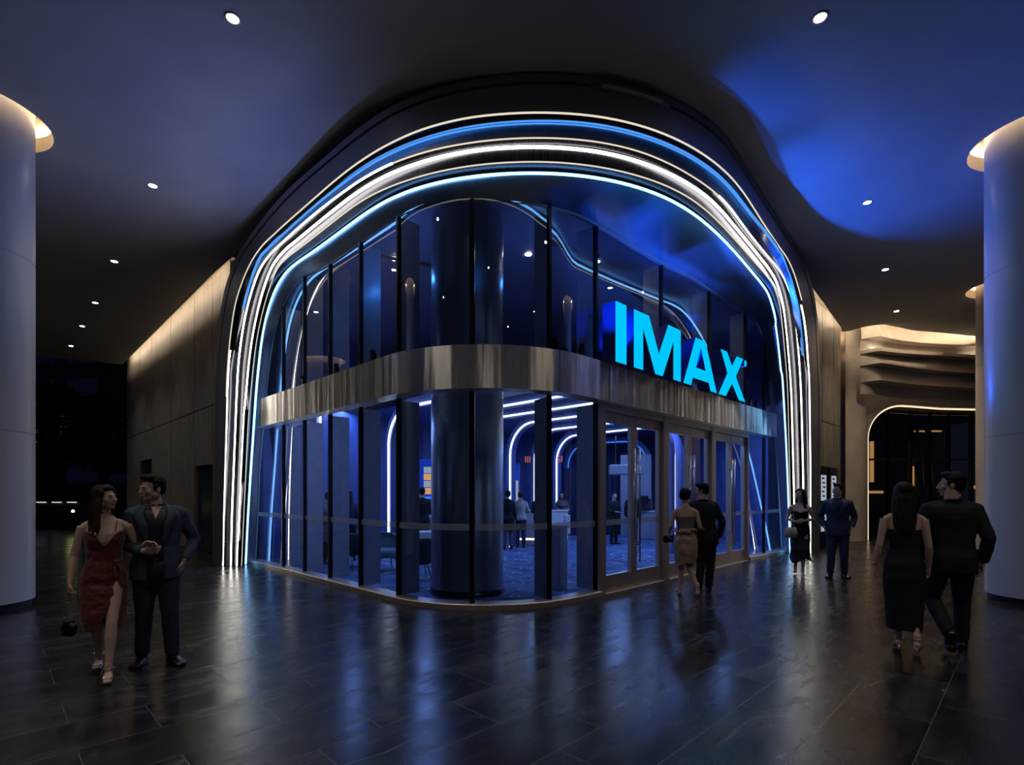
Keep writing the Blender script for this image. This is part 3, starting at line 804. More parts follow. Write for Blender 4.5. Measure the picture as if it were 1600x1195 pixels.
# glazing
e = empty('window_2', (0, 0, 0)); tag(e, kind='structure')
YG = 18.42
pp = [(x, z) for x, z in arch_pts(.05)] + [(19.5, 0)]
mb = MB(); mb.add([(x, YG, z) for x, z in pp], [tuple(range(len(pp)))[::-1]]); mb.build('pane', MATS['brown_glass'], e)
for x in [12.45, 13.25, 14.05, 14.72, 15.4, 16.2, 17.1, 18.0]:
    mb = MB(); mb.box((x, YG + .04, 2.25), (.07, .14, 4.5)); mb.build('mullion', MATS['black_metal'], e)
mb = MB(); mb.box((15.8, YG + .03, 2.78), (7.4, .10, .07)); mb.build('transom', MATS['bronze_plain'], e)
# room behind it
mb = MB(); mb.grid([[(12.0, 18.5, 0), (12.0, 24, 0), (20, 24, 0)], [(12.0, 18.5, 4.7), (12.0, 24, 4.7), (20, 24, 4.7)]])
mb.add([(12, 18.5, 4.7), (20, 18.5, 4.7), (20, 24, 4.7), (12, 24, 4.7)], [(0, 1, 2, 3)])
tag(mb.build('wall_cafe', MATS['joint_dark']), kind='structure')
for (x, y, z, w, h, lab) in [(13.28, 19.3, 2.75, .08, 1.5, 'tall amber light panel behind the brown glazing'), (13.75, 19.8, 1.63, .55, .10, 'low amber lit shelf behind the brown glazing'),
                             (16.3, 20.5, 4.02, 1.0, .05, 'high dim amber lit soffit behind the brown glazing'), (18.0, 20.0, 1.82, .9, .12, 'amber lit shelf behind the glazing beside the round column'), (15.0, 19.6, 2.1, .07, 1.0, 'slim amber light bar behind the middle of the brown glazing')]:
    mb = MB(); mb.box((x, y, z), (w, .12, h)); o = mb.build('amber_light', MATS['amber_lamp']); tag(o, lab, 'light')
for k in range(3):
    mb = MB(); rows = []
    x0 = 15.6 + k * .35
    mb.tube([(x0 - .35, 20.2, 4.3), (x0 - .1, 20.2, 3.0), (x0, 20.2, 1.8), (x0 + .4, 20.2, .6), (x0 + .5, 20.2, 0)], [.05, .06, .07, .08, .09], seg=10)
    o = mb.build('curved_post', MATS['bronze_plain'], smooth=True); tag(o, ['leftmost', 'middle', 'rightmost'][k] + ' of three curved bronze posts behind the brown glazing', 'post', 'curved bronze posts')

# ------------------------------------------------------------------ the glowing portal
portal = empty('entrance_portal', (CC[0], CC[1], 0))
tag(portal, 'dark polished metal portal wrapping the glass corner with white and blue light strips', 'portal')
def cpar(o):
    o.parent = portal; o.matrix_parent_inverse = Matrix.Translation((-CC[0], -CC[1], 0)); return o
pm, rm = MATS['portal_metal'], MATS['reveal_metal']
# outer return, face panel with its reveal line
A = FINE['O']; rows = [[], [], []]
for i in range(NST):
    n = out_normal(A[i]); d = A[i] - FINE['G'][i]; d = d - n * (d @ n); d = unit(d)
    rows[0].append(A[i]); rows[1].append(A[i] - n * .35 + d * .0); rows[2].append(A[i] - n * 1.3)
mb = MB(); mb.grid(rows); cpar(mb.build('side_return', MATS['black_metal'], smooth=True))
cpar(channel('O', 'A', [(0, 0), (.20, .0), (.22, .05), (.27, .05), (.285, .0), (1, 0)], 'face_panel', MATS['face_metal'], None))
cpar(channel('A', 'BB', [(0, 0), (.03, .09), (.9, .10), (1, .0)], 'rib', pm, None))
cpar(channel('BB', 'C', [(0, 0), (.03, .08), (.55, .055), (1, .0)], 'rib', rm, None))
cpar(channel('C', 'D', [(0, 0), (.03, .07), (.8, .07), (1, .0)], 'rib', pm, None))
cpar(channel('D', 'E', [(0, 0), (.03, .08), (.6, .045), (1, .0)], 'rib', pm, None))
cpar(channel('E', 'F', [(0, 0), (.03, .06), (.9, .06), (1, .0)], 'rib', pm, None))
cpar(channel('F', 'G', [(0, 0), (.02, .07), (.12, .04), (.5, .02), (.94, 0), (.95, -.03), (1, -.03)], 'reveal', rm, None))
def legs(top, leg, c0=9, c1=40):
    def f(i):
        s = i / 4.0
        w = max(0, min(1, (c0 + 4 - s) / 5)) + max(0, min(1, (s - (c1 - 3)) / 4))
        w = min(1, w); w = w * w * (3 - 2 * w)
        return top + (leg - top) * w
    return f
lw = lambda o, l: (o.__setitem__('label', l), cpar(o))[1]
lw(strip('A', MATS['strip_warm'], None, .011, k1='BB', off=(.004, -.004), i0=26, i1=150), 'thin warm outermost light line over the crown')
lw(strip('A', MATS['strip_white'], None, .015, k1='BB', i1=34), 'white light strip on the left foot, outermost')
lw(strip('A', MATS['strip_white'], None, .015, k1='BB', i0=150), 'white light strip on the right foot, outermost')
lw(strip('BB', MATS['strip_azure'], None, .024, k1='C', i0=36, i1=160), 'broad azure light strip over the crown')
lw(strip('C', MATS['strip_white'], None, legs(.013, .016, 12, 42), k1='D', off=(.01, .008), i1=81), 'white light strip of the second row, left half')
lw(strip('C', MATS['strip_warm'], None, .010, k1='D', off=(.01, .008), i0=80, i1=118), 'dim thin light strip of the second row over the crown')
lw(strip('C', MATS['strip_white'], None, legs(.013, .016, 12, 42), k1='D', off=(.01, .008), i0=117), 'white light strip of the second row, right half')
lw(strip('D', MATS['strip_white'], None, legs(.020, .016), k1='E'), 'bright white light strip, third row')
lw(strip('E', MATS['strip_warm'], None, legs(.009, .007), k1='F', off=(.0, -.004)), 'thin warm light line beside the bright row')
lw(strip('F', MATS['strip_blue'], None, legs(.019, .022), k1='G', off=(.01, .01)), 'blue light strip, innermost')

# ------------------------------------------------------------------ band of brushed metal around the corner
BS0, BS1 = -6.55, 9.35
ss = np.linspace(BS0, BS1, 120)
def bandrows(z0, z1):
    P = lambda n, z: [(*plan(s, n), z) for s in ss]
    return [P(.02, z0), P(.26, z0), P(.26, z1), P(-.25, z1)]
rr = bandrows(3.0, 3.585)
uv = [(s, v) for v in (-.24, 0, .585, 1.1) for s in ss]
e = empty('fascia_band', (CC[0], CC[1], 3.0)); tag(e, 'wide brushed bronze metal band wrapping the glass corner above the doors', 'fascia')
mb = MB(); mb.grid(rr); o = mb.build('sheet', MATS['band_metal'], None, smooth=True, uv=uv)
m = o.modifiers.new('es', 'EDGE_SPLIT'); m.split_angle = R(40)
o.parent = e; o.matrix_parent_inverse = Matrix.Translation((-CC[0], -CC[1], -3.0))
for s in (BS0, BS1):
    mb = MB(); q = [(*plan(s, .0), 3.0), (*plan(s, .26), 3.0), (*plan(s, .26), 3.585), (*plan(s, 0), 3.585)]
    mb.add(q, [(0, 1, 2, 3)]); o = mb.build('end_cap', MATS['bronze_plain'], e); o.matrix_parent_inverse = Matrix.Translation((-CC[0], -CC[1], -3.0))
for s in [-5.2, -3.66, -2.57, -1.45, .97, 2.02, 4.05, 6.05, 8.0]:
    mb = MB(); mb.box((*plan(s, .2605), 3.2925), (.006, .004, .583), math.atan2(normal_at(s).x, -normal_at(s).y))
    o = mb.build('seam', MATS['joint_dark'], e); o.matrix_parent_inverse = Matrix.Translation((-CC[0], -CC[1], -3.0))

# ------------------------------------------------------------------ glass bays
GZ = [(p[0], p[1], p[2]) for p in FINE['G']]
gs = []
for p in FINE['G']:
    v = p[:2] - CC; a = math.atan2(v[0], -v[1])
    if a > PI / 4: s = HALF + float(v @ np.array([1, 1]) / Q2)
    elif a < -PI / 4: s = -HALF - float(v @ np.array([-1, 1]) / Q2)
    else: s = a * RAD
    gs.append(s)
gs = np.array(gs); gz = np.array([p[2] for p in GZ])
order = np.argsort(gs)
def head(s):
    return float(np.interp(s, gs[order], gz[order]))
def foot_ok(s):
    return -7.30 < s < 10.45
MUL = [-7.36, -5.757, -4.732, -3.659, -2.573, -1.448, -.160, .968, 2.018, 4.047, 6.053, 8.003, 9.20, 10.50]
BAYL = ['leftmost', 'second', 'third', 'fourth', 'fifth', 'sixth', 'nose left', 'nose right', 'first door', 'second door', 'third door', 'far', 'end']
PL0 = .08
wn = 3
doors = {8, 9, 10}
for i in range(len(MUL) - 1):
    s0, s1 = MUL[i], MUL[i + 1]
    e = empty('window_%d' % wn, (0, 0, 0)); wn += 1
    tag(e, kind='structure')
    m = 10
    st = np.linspace(s0 + .025, s1 - .025, m)
    zt = [head(s) + .02 for s in st]
    lo = 3.55
    # upper pane
    up = [s for s in st if head(s) > lo + .1]
    if len(up) > 1:
        mb = MB(); mb.grid([[(*plan(s, 0), lo) for s in up], [(*plan(s, 0), head(s) + .03) for s in up]]); mb.build('upper_pane', MATS['facade_glass'], e, smooth=True)
    if i not in doors:
        lw_ = [s for s in st if head(s) > .2]
        mb = MB(); mb.grid([[(*plan(s, 0), PL0) for s in lw_], [(*plan(s, 0), min(3.02, head(s))) for s in lw_]]); mb.build('lower_pane', MATS['facade_glass_low'], e, smooth=True)
        lw2 = [s for s in lw_ if head(s) > 1.2]
        if len(lw2) > 1:
            mb = MB(); mb.grid([[(*plan(s, .004), 1.08) for s in lw2], [(*plan(s, .004), 1.17) for s in lw2]]); mb.build('frosted_stripe', MATS['frit'], e, smooth=True)
    if i > 0:
        h = head(s0)
        a = math.atan2(normal_at(s0).x, -normal_at(s0).y)
        za, zb = (PL0 - .05, h) if i not in (9, 10, 11) else (3.0, h)
        mb = MB(); mb.box((*plan(s0, .0), (za + zb) / 2), (.042 if i != 6 else .07, .07, zb - za), a); mb.build('mullion', MATS['black_metal'], e)
        if i not in (6, 12):
            for (z0_, z1_) in (((PL0, 2.98), (3.6, h)) if i not in (9, 10, 11) else ((3.6, h),)):
                if z1_ > z0_ + .1:
                    mb = MB(); mb.box((*plan(s0, -.20), (z0_ + z1_) / 2), (.035, .32, z1_ - z0_), a); mb.build('fin', MATS['fin_grey'], e)
# plinth under the glass
P = lambda n, z, s0, s1: [(*plan(s, n), z) for s in np.linspace(s0, s1, 50)]
for k, (s0, s1) in enumerate([(-7.36, 2.02), (8.0, 10.55)]):
    mb = MB(); r = [P(.13, 0, s0, s1), P(.13, .07, s0, s1), P(.12, .08, s0, s1), P(-.12, .08, s0, s1), P(-.12, 0, s0, s1)]
    mb.grid(r)
    for c0 in (0, 49): mb.f.append(tuple(j * 50 + c0 for j in range(5)))
    o = mb.build('trim_%d' % (5 + k), MATS['door_metal'], smooth=True)
    m = o.modifiers.new('es', 'EDGE_SPLIT'); m.split_angle = R(40); tag(o, kind='structure')

# ------------------------------------------------------------------ three double doors
for k, (s0, s1) in enumerate([(2.018, 4.047), (4.047, 6.053), (6.053, 8.003)]):
    c = plan((s0 + s1) / 2, 0)
    a = PI / 4
    e = empty('door_%d' % (k + 2), (c[0], c[1], 0), a); tag(e, kind='structure')
    w = s1 - s0
    f = MB()
    f.box((-w / 2 + .07, 0, 1.5), (.14, .18, 3.0)); f.box((w / 2 - .03, 0, 1.5), (.06, .18, 3.0)); f.box((.03, 0, 2.95), (w - .2, .18, .10))
    f.box((.03, .0, .008), (w - .2, .20, .016))
    o = f.build('frame', MATS['door_metal'], e); bevel(o, .006, 1)
    x0, x1 = -w / 2 + .145, w / 2 - .065
    mid = (x0 + x1) / 2
    for sx, (a0, a1) in ((1, (x0, mid - .004)), (-1, (mid + .004, x1))):
        g = MB(); cw = a1 - a0; cx = (a0 + a1) / 2
        st_ = .085; tz = 2.89
        g.box((a0 + st_ / 2, 0, (tz + .02) / 2), (st_, .07, tz - .02)); g.box((a1 - st_ / 2, 0, (tz + .02) / 2), (st_, .07, tz - .02))
        g.box((cx, 0, tz - .08), (cw - 2 * st_, .07, .16)); g.box((cx, 0, .02 + .13), (cw - 2 * st_, .07, .26))
        lf = g.build('door_leaf', MATS['door_metal'], e)
        g = MB(); g.add([(a0 + st_, .0, .28), (a1 - st_, .0, .28), (a1 - st_, .0, tz - .16), (a0 + st_, .0, tz - .16)], [(0, 1, 2, 3)]); g.build('glass', MATS['facade_glass_low'], lf)
        g = MB(); g.box((cx, -.006, 1.125), (cw - 2 * st_, .002, .09)); g.build('frosted_stripe', MATS['frit'], lf)
        hx = (a1 - .045) if sx == 1 else (a0 + .045)
        hx += -.03 * sx
        g = MB(); g.tube([(hx, -.10, .42), (hx, -.10, 2.35)], .017, seg=10)
        for hz in (.72, 2.12): g.tube([(hx, -.10, hz), (hx + .02 * sx, -.03, hz)], .011, seg=8)
        g.build('pull_handle', MATS['handle_metal'], lf, smooth=True)

# ------------------------------------------------------------------ sign letters on the band
LET = {
 'I': ([(2.0, 4.52), (2.3, 4.52), (2.3, 3.6), (2.0, 3.6)], None),
 'M': ([(2.51, 4.52), (2.97, 4.52), (3.29, 3.96), (3.61, 4.52), (4.06, 4.52), (4.06, 3.6), (3.79, 3.6), (3.79, 4.26), (3.42, 3.6), (3.17, 3.6), (2.79, 4.27), (2.79, 3.6), (2.51, 3.6)], None),
 'A': ([(4.64, 4.52), (5.06, 4.52), (5.56, 3.6), (5.28, 3.6), (5.19, 3.75), (4.53, 3.75), (4.46, 3.6), (4.16, 3.6)], [(4.86, 4.37), (5.06, 3.96), (4.65, 3.96)]),
 'X': ([(5.74, 4.52), (6.06, 4.52), (6.30, 4.27), (6.55, 4.52), (6.9, 4.52), (6.50, 4.08), (7.0, 3.6), (6.66, 3.6), (6.30, 3.90), (5.99, 3.6), (5.64, 3.6), (6.07, 4.08)], None)}
e = empty('cinema_sign', (*plan(4.5, .2), 3.585)); tag(e, 'large cyan glowing IMAX letters standing on the metal band', 'sign')
inv = Matrix.Translation(-Vector((*plan(4.5, .2), 3.585)))
def extr(name, loops, n0, n1, face, side, dz=-.012):
    bm = bmesh.new(); eds = []; lv = []
    for lp in loops:
        vv = [bm.verts.new((*plan(s, n1), z + dz)) for s, z in lp]; lv.append(vv)
        eds += [bm.edges.new((vv[i], vv[(i + 1) % len(vv)])) for i in range(len(vv))]
    bmesh.ops.triangle_fill(bm, use_beauty=False, edges=eds)
    for f in bm.faces: f.material_index = 0
    back = []
    for lp in loops:
        back.append([bm.verts.new((*plan(s, n0), z + dz)) for s, z in lp])
    for a_, b_ in zip(lv, back):
        for i in range(len(a_)):
            f = bm.faces.new((a_[i], a_[(i + 1) % len(a_)], b_[(i + 1) % len(a_)], b_[i])); f.material_index = 1
    me = bpy.data.meshes.new(name); bm.to_mesh(me); bm.free()
    me.materials.append(face); me.materials.append(side)
    o = bpy.data.objects.new(name, me); col.objects.link(o); o.parent = e; o.matrix_parent_inverse = inv
    return o
for ch, (lp, hole) in LET.items():
    extr('letter_' + ch, [lp] + ([hole] if hole else []), .14, .38, MATS['letter_face'], MATS['letter_side'])
lp = [(7.02 + .07 * math.cos(2 * PI * k / 12), 4.45 + .07 * math.sin(2 * PI * k / 12)) for k in range(12)]
extr('trademark_dot', [lp], .30, .38, MATS['letter_face'], MATS['letter_side'])
# small flood lamps by the letters, and added ones for column and left ceiling
fl = ['left of the letter I, farther from it', 'left of the letter I, nearer to it', 'in the gap between I and M', 'behind the middle of the M', 'between M and A', 'behind the middle of the A',
      'right of the letter X, nearest to it', 'right of the letter X, middle one', 'right of X, added to light the column', 'left of the nose, added for ceiling light', 'on left facade, middle, added for ceiling light', 'on left facade, farthest, added for ceiling light']
for i, (s, n, *_r) in enumerate(FLOODS):
    p = plan(s, n)
    g = MB(); g.box((0, 0, .07), (.07, .07, .14)); g.tube([(0, 0, .13), (.0, -.012, .195)], .038, seg=12)
    o = g.build('flood_lamp', MATS['black_metal']); o.location = (p[0], p[1], 3.585); o.rotation_euler = (0, 0, math.atan2(normal_at(s).x, -normal_at(s).y))
    tag(o, 'small black flood lamp on the metal band ' + fl[i], 'lamp', 'flood lamps on the band')

# ------------------------------------------------------------------ lobby shell
def wall_seg(name, p0, p1, z0, z1, mat, thick=.12):
    d = Vector((p1[0] - p0[0], p1[1] - p0[1], 0)); c = ((p0[0] + p1[0]) / 2, (p0[1] + p1[1]) / 2, (z0 + z1) / 2)
    mb = MB(); mb.box(c, (d.length, thick, z1 - z0), math.atan2(d.y, d.x))
    return tag(mb.build(name, mat), kind='structure')
wall_seg('wall_lobby_left', (-5.9, 12.3), (-3.2, 18.6), 0, 6.2, MATS['lobby_wall'])
wall_seg('wall_lobby_back', (-3.2, 18.6), (.6, 21.6), 0, 6.2, MATS['lobby_wall'])
wall_seg('wall_lobby_far', (.6, 21.6), (6.6, 23.5), 0, 6.2, MATS['lobby_wall'])
wall_seg('wall_lobby_right', (6.6, 23.5), (7.6, 14.9), 0, 6.2, MATS['lobby_wall'])
# ceilings of the lobby: high one behind the glass, low one farther in with its bulkhead
hi = line_pts(-7.4, 10.5, -.08, 50)
mb = MB(); pz = 5.98
poly = hi + [(7.6, 15.5), (6.6, 23.6), (0, 22.5), (-4, 18.6), (-6.2, 12.3)]
mb.add([(p[0], p[1], pz) for p in poly], [tuple(range(len(poly)))])
tag(mb.build('ceiling_lobby', MATS['lobby_ceiling']), kind='structure')
low = [(-4.6, 16.0), (.95, 10.5), (4.5, 14.3), (7.4, 17.2), (6.6, 23.4), (.6, 21.6), (-3.2, 18.6)]
mb = MB(); mb.prism(low, 3.92, 4.06)
tag(mb.build('ceiling_low', MATS['lobby_wall']), kind='structure')
# linear slots and little lamps in the high ceiling
for i, (x0, y0, x1, y1) in enumerate([(-2.6, 9.5, -1.4, 10.1), (.5, 9.0, 1.6, 9.6), (1.6, 10.5, 2.8, 11.1)]):
    d = Vector((x1 - x0, y1 - y0, 0)); mb = MB(); mb.box(((x0 + x1) / 2, (y0 + y1) / 2, pz - .04), (d.length, .09, .02), math.atan2(d.y, d.x))
    tag(mb.build('air_slot', MATS['joint_dark']), ['dark slot vent in the lobby ceiling left of the big column', 'dark slot vent in the lobby ceiling right of the big column', 'dark slot vent in the lobby ceiling above the first doors'][i], 'vent')
for i, (x, y) in enumerate([(-3.4, 10.6), (-2.2, 9.8), (.3, 9.6), (1.6, 9.9), (2.9, 11.4), (4.6, 13.0)]):
    mb = MB(); mb.lathe([(.0001, pz - .012), (.05, pz - .012), (.06, pz - .002)], c=(x, y), seg=16)
    tag(mb.build('lobby_spotlight', MATS['lamp_disc']), 'small lobby ceiling spotlight, number %s from the left seen through the upper glass' % ['one', 'two', 'three', 'four', 'five', 'six'][i], 'spotlight', 'lobby spotlights')
# the big round column behind the glass nose
e = empty('lobby_column', (-.72, 8.45, 0)); tag(e, 'big dark metallic round column behind the glass corner', 'column')
mb = MB(); mb.lathe([(.58, .012), (.58, 3.1), (.575, 3.105), (.575, 3.12), (.58, 3.125), (.58, pz)], seg=80)
o = mb.build('shaft', MATS['inner_column'], e, smooth=True)
mb = MB(); mb.lathe([(.60, .012), (.60, .10), (.585, .11)], seg=64); mb.build('base_ring', MATS['black_metal'], e, smooth=True)

# ------------------------------------------------------------------ light arches of the lobby
def light_arch(name, p0, p1, H, r, mat, label, z0=.012, rad=.022, ribs=True, half=False):
    p0 = np.array(p0, float); p1 = np.array(p1, float); L = np.linalg.norm(p1 - p0); d = (p1 - p0) / L
    pts = [(0, z0), (0, H - r)]
    for k in range(1, 10): a = PI - PI / 2 * k / 9; pts.append((r + r * math.cos(a), H - r + r * math.sin(a)))
    if half: pts.append((L, H))
    else:
        for k in range(0, 10): a = PI / 2 - PI / 2 * k / 9; pts.append((L - r + r * math.cos(a), H - r + r * math.sin(a)))
        pts.append((L, z0))
    w3 = lambda u, z, off=0: (p0[0] + d[0] * u - d[1] * off, p0[1] + d[1] * u + d[0] * off, z)
    e = empty(name, w3(L / 2, 0)); tag(e, label, 'light arch', 'light arches of the lobby')
    inv = Matrix.Translation(-Vector(w3(L / 2, 0)))
    mb = MB(); mb.tube([w3(u, z) for u, z in pts], rad, seg=6); o = mb.build('light_line', MATS[mat], e, smooth=True); o.matrix_parent_inverse = inv
    if ribs:
        rows = []
        for (g, off) in ((.05, .0), (.05, .16), (-.20, .16), (-.20, .0), (.028, .0), (.05, .0)):
            row = []
            for i, (u, z) in enumerate(pts):
                q0 = np.array(pts[max(i - 1, 0)]); q1 = np.array(pts[min(i + 1, len(pts) - 1)]); t = unit(q1 - q0); nn = np.array([t[1], -t[0]])
                uu, zz = np.array([u, z]) + nn * g
                row.append(w3(uu, max(zz, z0), off + .03))
            rows.append(row)
        mb = MB(); mb.grid(rows); o = mb.build('rib', MATS['lobby_wall'], e); o.matrix_parent_inverse = inv; fix_normals(o)
light_arch('light_arch', (-1.6, 13.42), (1.9, 9.92), 3.6, .9, 'lobby_strip', 'nearest white light arch of the lobby, only its top line showing', half=True)
light_arch('light_arch', (-1.2, 14.67), (2.6, 10.87), 3.6, .9, 'lobby_strip', 'second white light arch of the lobby behind the right of the big column', half=True)
light_arch('light_arch', (-.06, 15.4), (2.9, 12.44), 3.6, .9, 'lobby_strip', 'third white light arch, its left leg right beside the big column', half=True)
light_arch('light_arch', (.73, 17.0), (4.0, 13.73), 3.6, .9, 'lobby_strip', 'fourth white light arch, its left leg behind the white counter')
light_arch('light_arch', (1.6, 18.8), (4.75, 15.3), 3.6, .9, 'lobby_strip', 'fifth white light arch, its right leg seen through the middle doors')
light_arch('light_arch', (2.3, 21.4), (5.15, 20.0), 3.6, .9, 'lobby_strip_dim', 'farthest, blue light arch of the lobby')
light_arch('light_arch', (-3.0, 12.7), (-1.15, 10.85), 3.6, .85, 'lobby_strip', 'white light arch left of the big column, over the grey armchair', rad=.026, half=True)
light_arch('light_arch', (-4.40, 12.0), (-4.6, 14.2), 3.9, .5, 'lobby_strip', 'leftmost upright white light line of the lobby', rad=.026, half=True)

# curtain wall, counters, kiosks
rows = []
for z in (.012, 2.53):
    rows.append([(x, 19.25 + .22 * (x - 1.0) + .045 * math.sin(x * 28), z) for x in np.linspace(1.15, 4.6, 160)])
mb = MB(); mb.grid(rows); o = mb.build('navy_curtain', MATS['lobby_curtain'], smooth=True)
tag(o, 'long navy pleated curtain hanging across the back of the lobby', 'curtain')
def block(name, c, s, rz, mat, label, cat, glowm=None, top=None):
    e = empty(name, (c[0], c[1], 0), rz); tag(e, label, cat)
    mb = MB(); mb.box((0, 0, c[2] + s[2] / 2), s); o = mb.build('body', MATS[mat], e); bevel(o, .01, 2)
    if top:
        mb = MB(); mb.box((0, 0, c[2] + s[2] + .02), (s[0] + .06, s[1] + .06, .04)); mb.build('top', MATS[top], e)
    if glowm:
        mb = MB(); mb.box((0, -s[1] / 2 - .006, c[2] + .16), (s[0] * .94, .01, .05)); mb.build('light_line', MATS[glowm], e)
        mb = MB(); mb.box((0, -s[1] / 2 - .02, c[2] + .62), (s[0] * .98, .02, .66)); mb.build('front_panel', MATS[mat], e)
    return e
block('ticket_counter', (.32, 16.5, .012), (1.35, .6, 1.0), R(-6), 'counter_white', 'white ticket counter with a glowing foot behind the queue', 'counter', 'counter_glow', 'counter_white')
block('ticket_counter', (1.55, 17.4, .012), (.62, .5, .98), R(-6), 'counter_white', 'small white counter behind the woman in the floral blouse', 'counter', 'counter_glow', 'counter_white')
block('snack_counter', (-2.40, 13.62, .012), (1.5, .6, .95), R(10), 'lobby_grey', 'grey counter left of the big column with a glowing screen', 'counter', None, 'counter_white')
block('console_counter', (4.75, 18.2, .012), (1.3, .6, .93), R(-20), 'lobby_grey', 'grey console counter seen through the first doors', 'counter', None, 'counter_white')
block('bollard', (.76, 8.62, .012), (.20, .24, 1.06), R(45), 'fin_grey', 'grey square bollard just inside the glass right of the nose', 'bollard')
block('barrier_post', (1.62, 15.4, .4), (.16, .3, .55), R(0), 'counter_white', 'short white lit panel below the floral blouse woman', 'panel')
# dark consoles standing on the counter seen through the first door
mb = MB(); mb.box((4.55, 17.95, 1.20), (.34, .25, .42), .2); mb.box((4.55, 17.95, 1.44), (.22, .16, .12), .2); mb.tube([(4.4, 17.9, 1.0), (4.4, 17.9, 1.5)], .02)
tag(mb.build('till', MATS['dark_panel']), 'black till standing on the grey console counter', 'till')
mb = MB(); mb.box((-2.35, 13.42, 1.12), (.22, .04, .16), .2); mb.box((-2.35, 13.44, 1.03), (.06, .06, .06))
tag(mb.build('till_screen', MATS['screen_white']), 'small bright till screen on the grey counter left of the column', 'screen')
mb = MB(); mb.box((-1.75, 11.3, .62), (.55, .35, .32), .2); mb.tube([(-1.75, 11.3, .012), (-1.75, 11.3, .5)], .12)
o = mb.build('white_bin', MATS['counter_white']); bevel(o, .03, 3); tag(o, 'rounded white side cabinet behind the dark armchair', 'cabinet')
# blue display panels
e = block('display_panel', (-2.72, 14.2, .012), (1.25, .14, 2.5), R(8), 'lobby_wall', 'bright blue display panel with a strip of posters left of the column', 'display')
mb = MB(); mb.box((0, -.075, 1.35), (1.2, .012, 2.3)); mb.build('screen', MATS['screen_blue'], e)
for k in range(4):
    mb = MB(); mb.box((.42, -.088, 2.22 - k * .19), (.20, .01, .17)); mb.build('picture_block', MATS['screen_white' if k % 2 == 0 else 'amber_lamp'], e)
mb = MB(); mb.box((.36, -.088, 1.47), (.34, .01, .06)); mb.build('picture_block', MATS['lobby_strip_dim'], e)
e = block('ticket_kiosk', (.02, 15.9, .012), (.42, .3, 2.5), R(-4), 'lobby_wall', 'tall bright blue kiosk between the big column and the queue', 'kiosk')
mb = MB(); mb.box((0, -.155, 1.6), (.40, .012, 1.7)); mb.build('screen', MATS['screen_blue'], e)
mb = MB(); mb.box((.12, -.165, 1.55), (.12, .012, .85)); mb.build('white_panel', MATS['screen_white'], e)
mb = MB(); mb.box((4.55, 19.2, 1.5), (1.1, .12, 3.0), -.35); o = mb.build('grey_panel', MATS['lobby_grey']); tag(o, 'tall pale grey panel behind the till, seen through the first doors', 'panel')
mb = MB(); mb.box((3.75, 17.2, 2.36), (1.1, .3, .34), -.25); o = mb.build('grey_beam', MATS['lobby_grey']); bevel(o, .06, 3); tag(o, 'pale rounded hanging beam above the curtain, seen through the first door', 'beam')
mb = MB(); mb.tube([(3.4, 17.15, 2.5), (3.4, 17.15, 3.92)], .012); mb.tube([(4.1, 17.05, 2.5), (4.1, 17.05, 3.92)], .012)
o2 = mb.build('hanger', MATS['handle_metal']); o2.parent = o
# red sign in the lobby
fc = bpy.data.curves.new('sign', 'FONT'); fc.body = 'IIII 0 I 0  SI'; fc.size = .30; fc.extrude = .012; fc.align_x = 'CENTER'
o = bpy.data.objects.new('lobby_sign_text', fc); col.objects.link(o); bpy.context.view_layer.update(); me = bpy.data.meshes.new_from_object(o.evaluated_get(bpy.context.evaluated_depsgraph_get())); bpy.data.objects.remove(o)
me.materials.clear(); me.materials.append(MATS['sign_red']); o = bpy.data.objects.new('lobby_sign', me); o.location = (1.05, 17.4, 2.62); o.rotation_euler = (R(90), 0, R(-14)); col.objects.link(o)
tag(o, 'small red lettering above the ticket counter', 'sign')

# ------------------------------------------------------------------ armchairs
def armchair(mat, label, loc, rz):
    e = empty('armchair', (loc[0], loc[1], .012), rz); tag(e, label, 'armchair')
    mb = MB(); n = 22; rows = []
    for (z, r, tt) in [(.28, .27, 0), (.40, .30, 0), (.55, .325, 1), (.70, .345, 1), (.755, .335, 1), (.765, .31, 1)]:
        row = []
        for k in range(n + 1):
            a = R(-28) + R(236) * k / n
            dip = (.16 * (1 - abs(math.sin((a - R(-28)) / R(236) * PI))) ** 1.5) * max(0, (z - .4) / .36)
            row.append((r * math.cos(a), r * math.sin(a) * .95, z - dip))
        rows.append(row)
    inner = [[(p[0] * .80, p[1] * .80, p[2] - .01) for p in r] for r in rows[::-1]]
    mb.grid(rows + inner, closed_v=True)
    b = mb.build('backrest', mat, e, smooth=True); fix_normals(b)
    mb = MB(); mb.lathe([(.0001, .27), (.26, .27), (.30, .30), (.30, .40), (.27, .445), (.0001, .46)], seg=28)
    mb.v = [(x * .98, y * .95 - .03, z) for x, y, z in mb.v]
    mb.build('seat', mat, e, smooth=True)
    for sx in (-1, 1):
        for sy in (-1, 1):
            mb = MB(); mb.tube([(sx * .17, sy * .17, .29), (sx * .23, sy * .23, 0)], [.018, .010], seg=8); mb.build('leg', MATS['chair_leg'], e, smooth=True)
    return e
armchair(MATS['teal_fabric'], 'grey-teal tub armchair facing the glass left of the big column', (-2.62, 10.75), R(30))
armchair(MATS['dark_fabric'], 'dark tub armchair beside the dark-haired seated guest', (-3.45, 11.15), R(160))
armchair(MATS['dark_fabric'], 'dark tub armchair close to the big column', (-1.78, 9.75), R(200))
armchair(MATS['teal_fabric'], 'grey-teal tub armchair at the far left of the lobby, behind the standing visitor', (-5.0, 12.7), R(60))

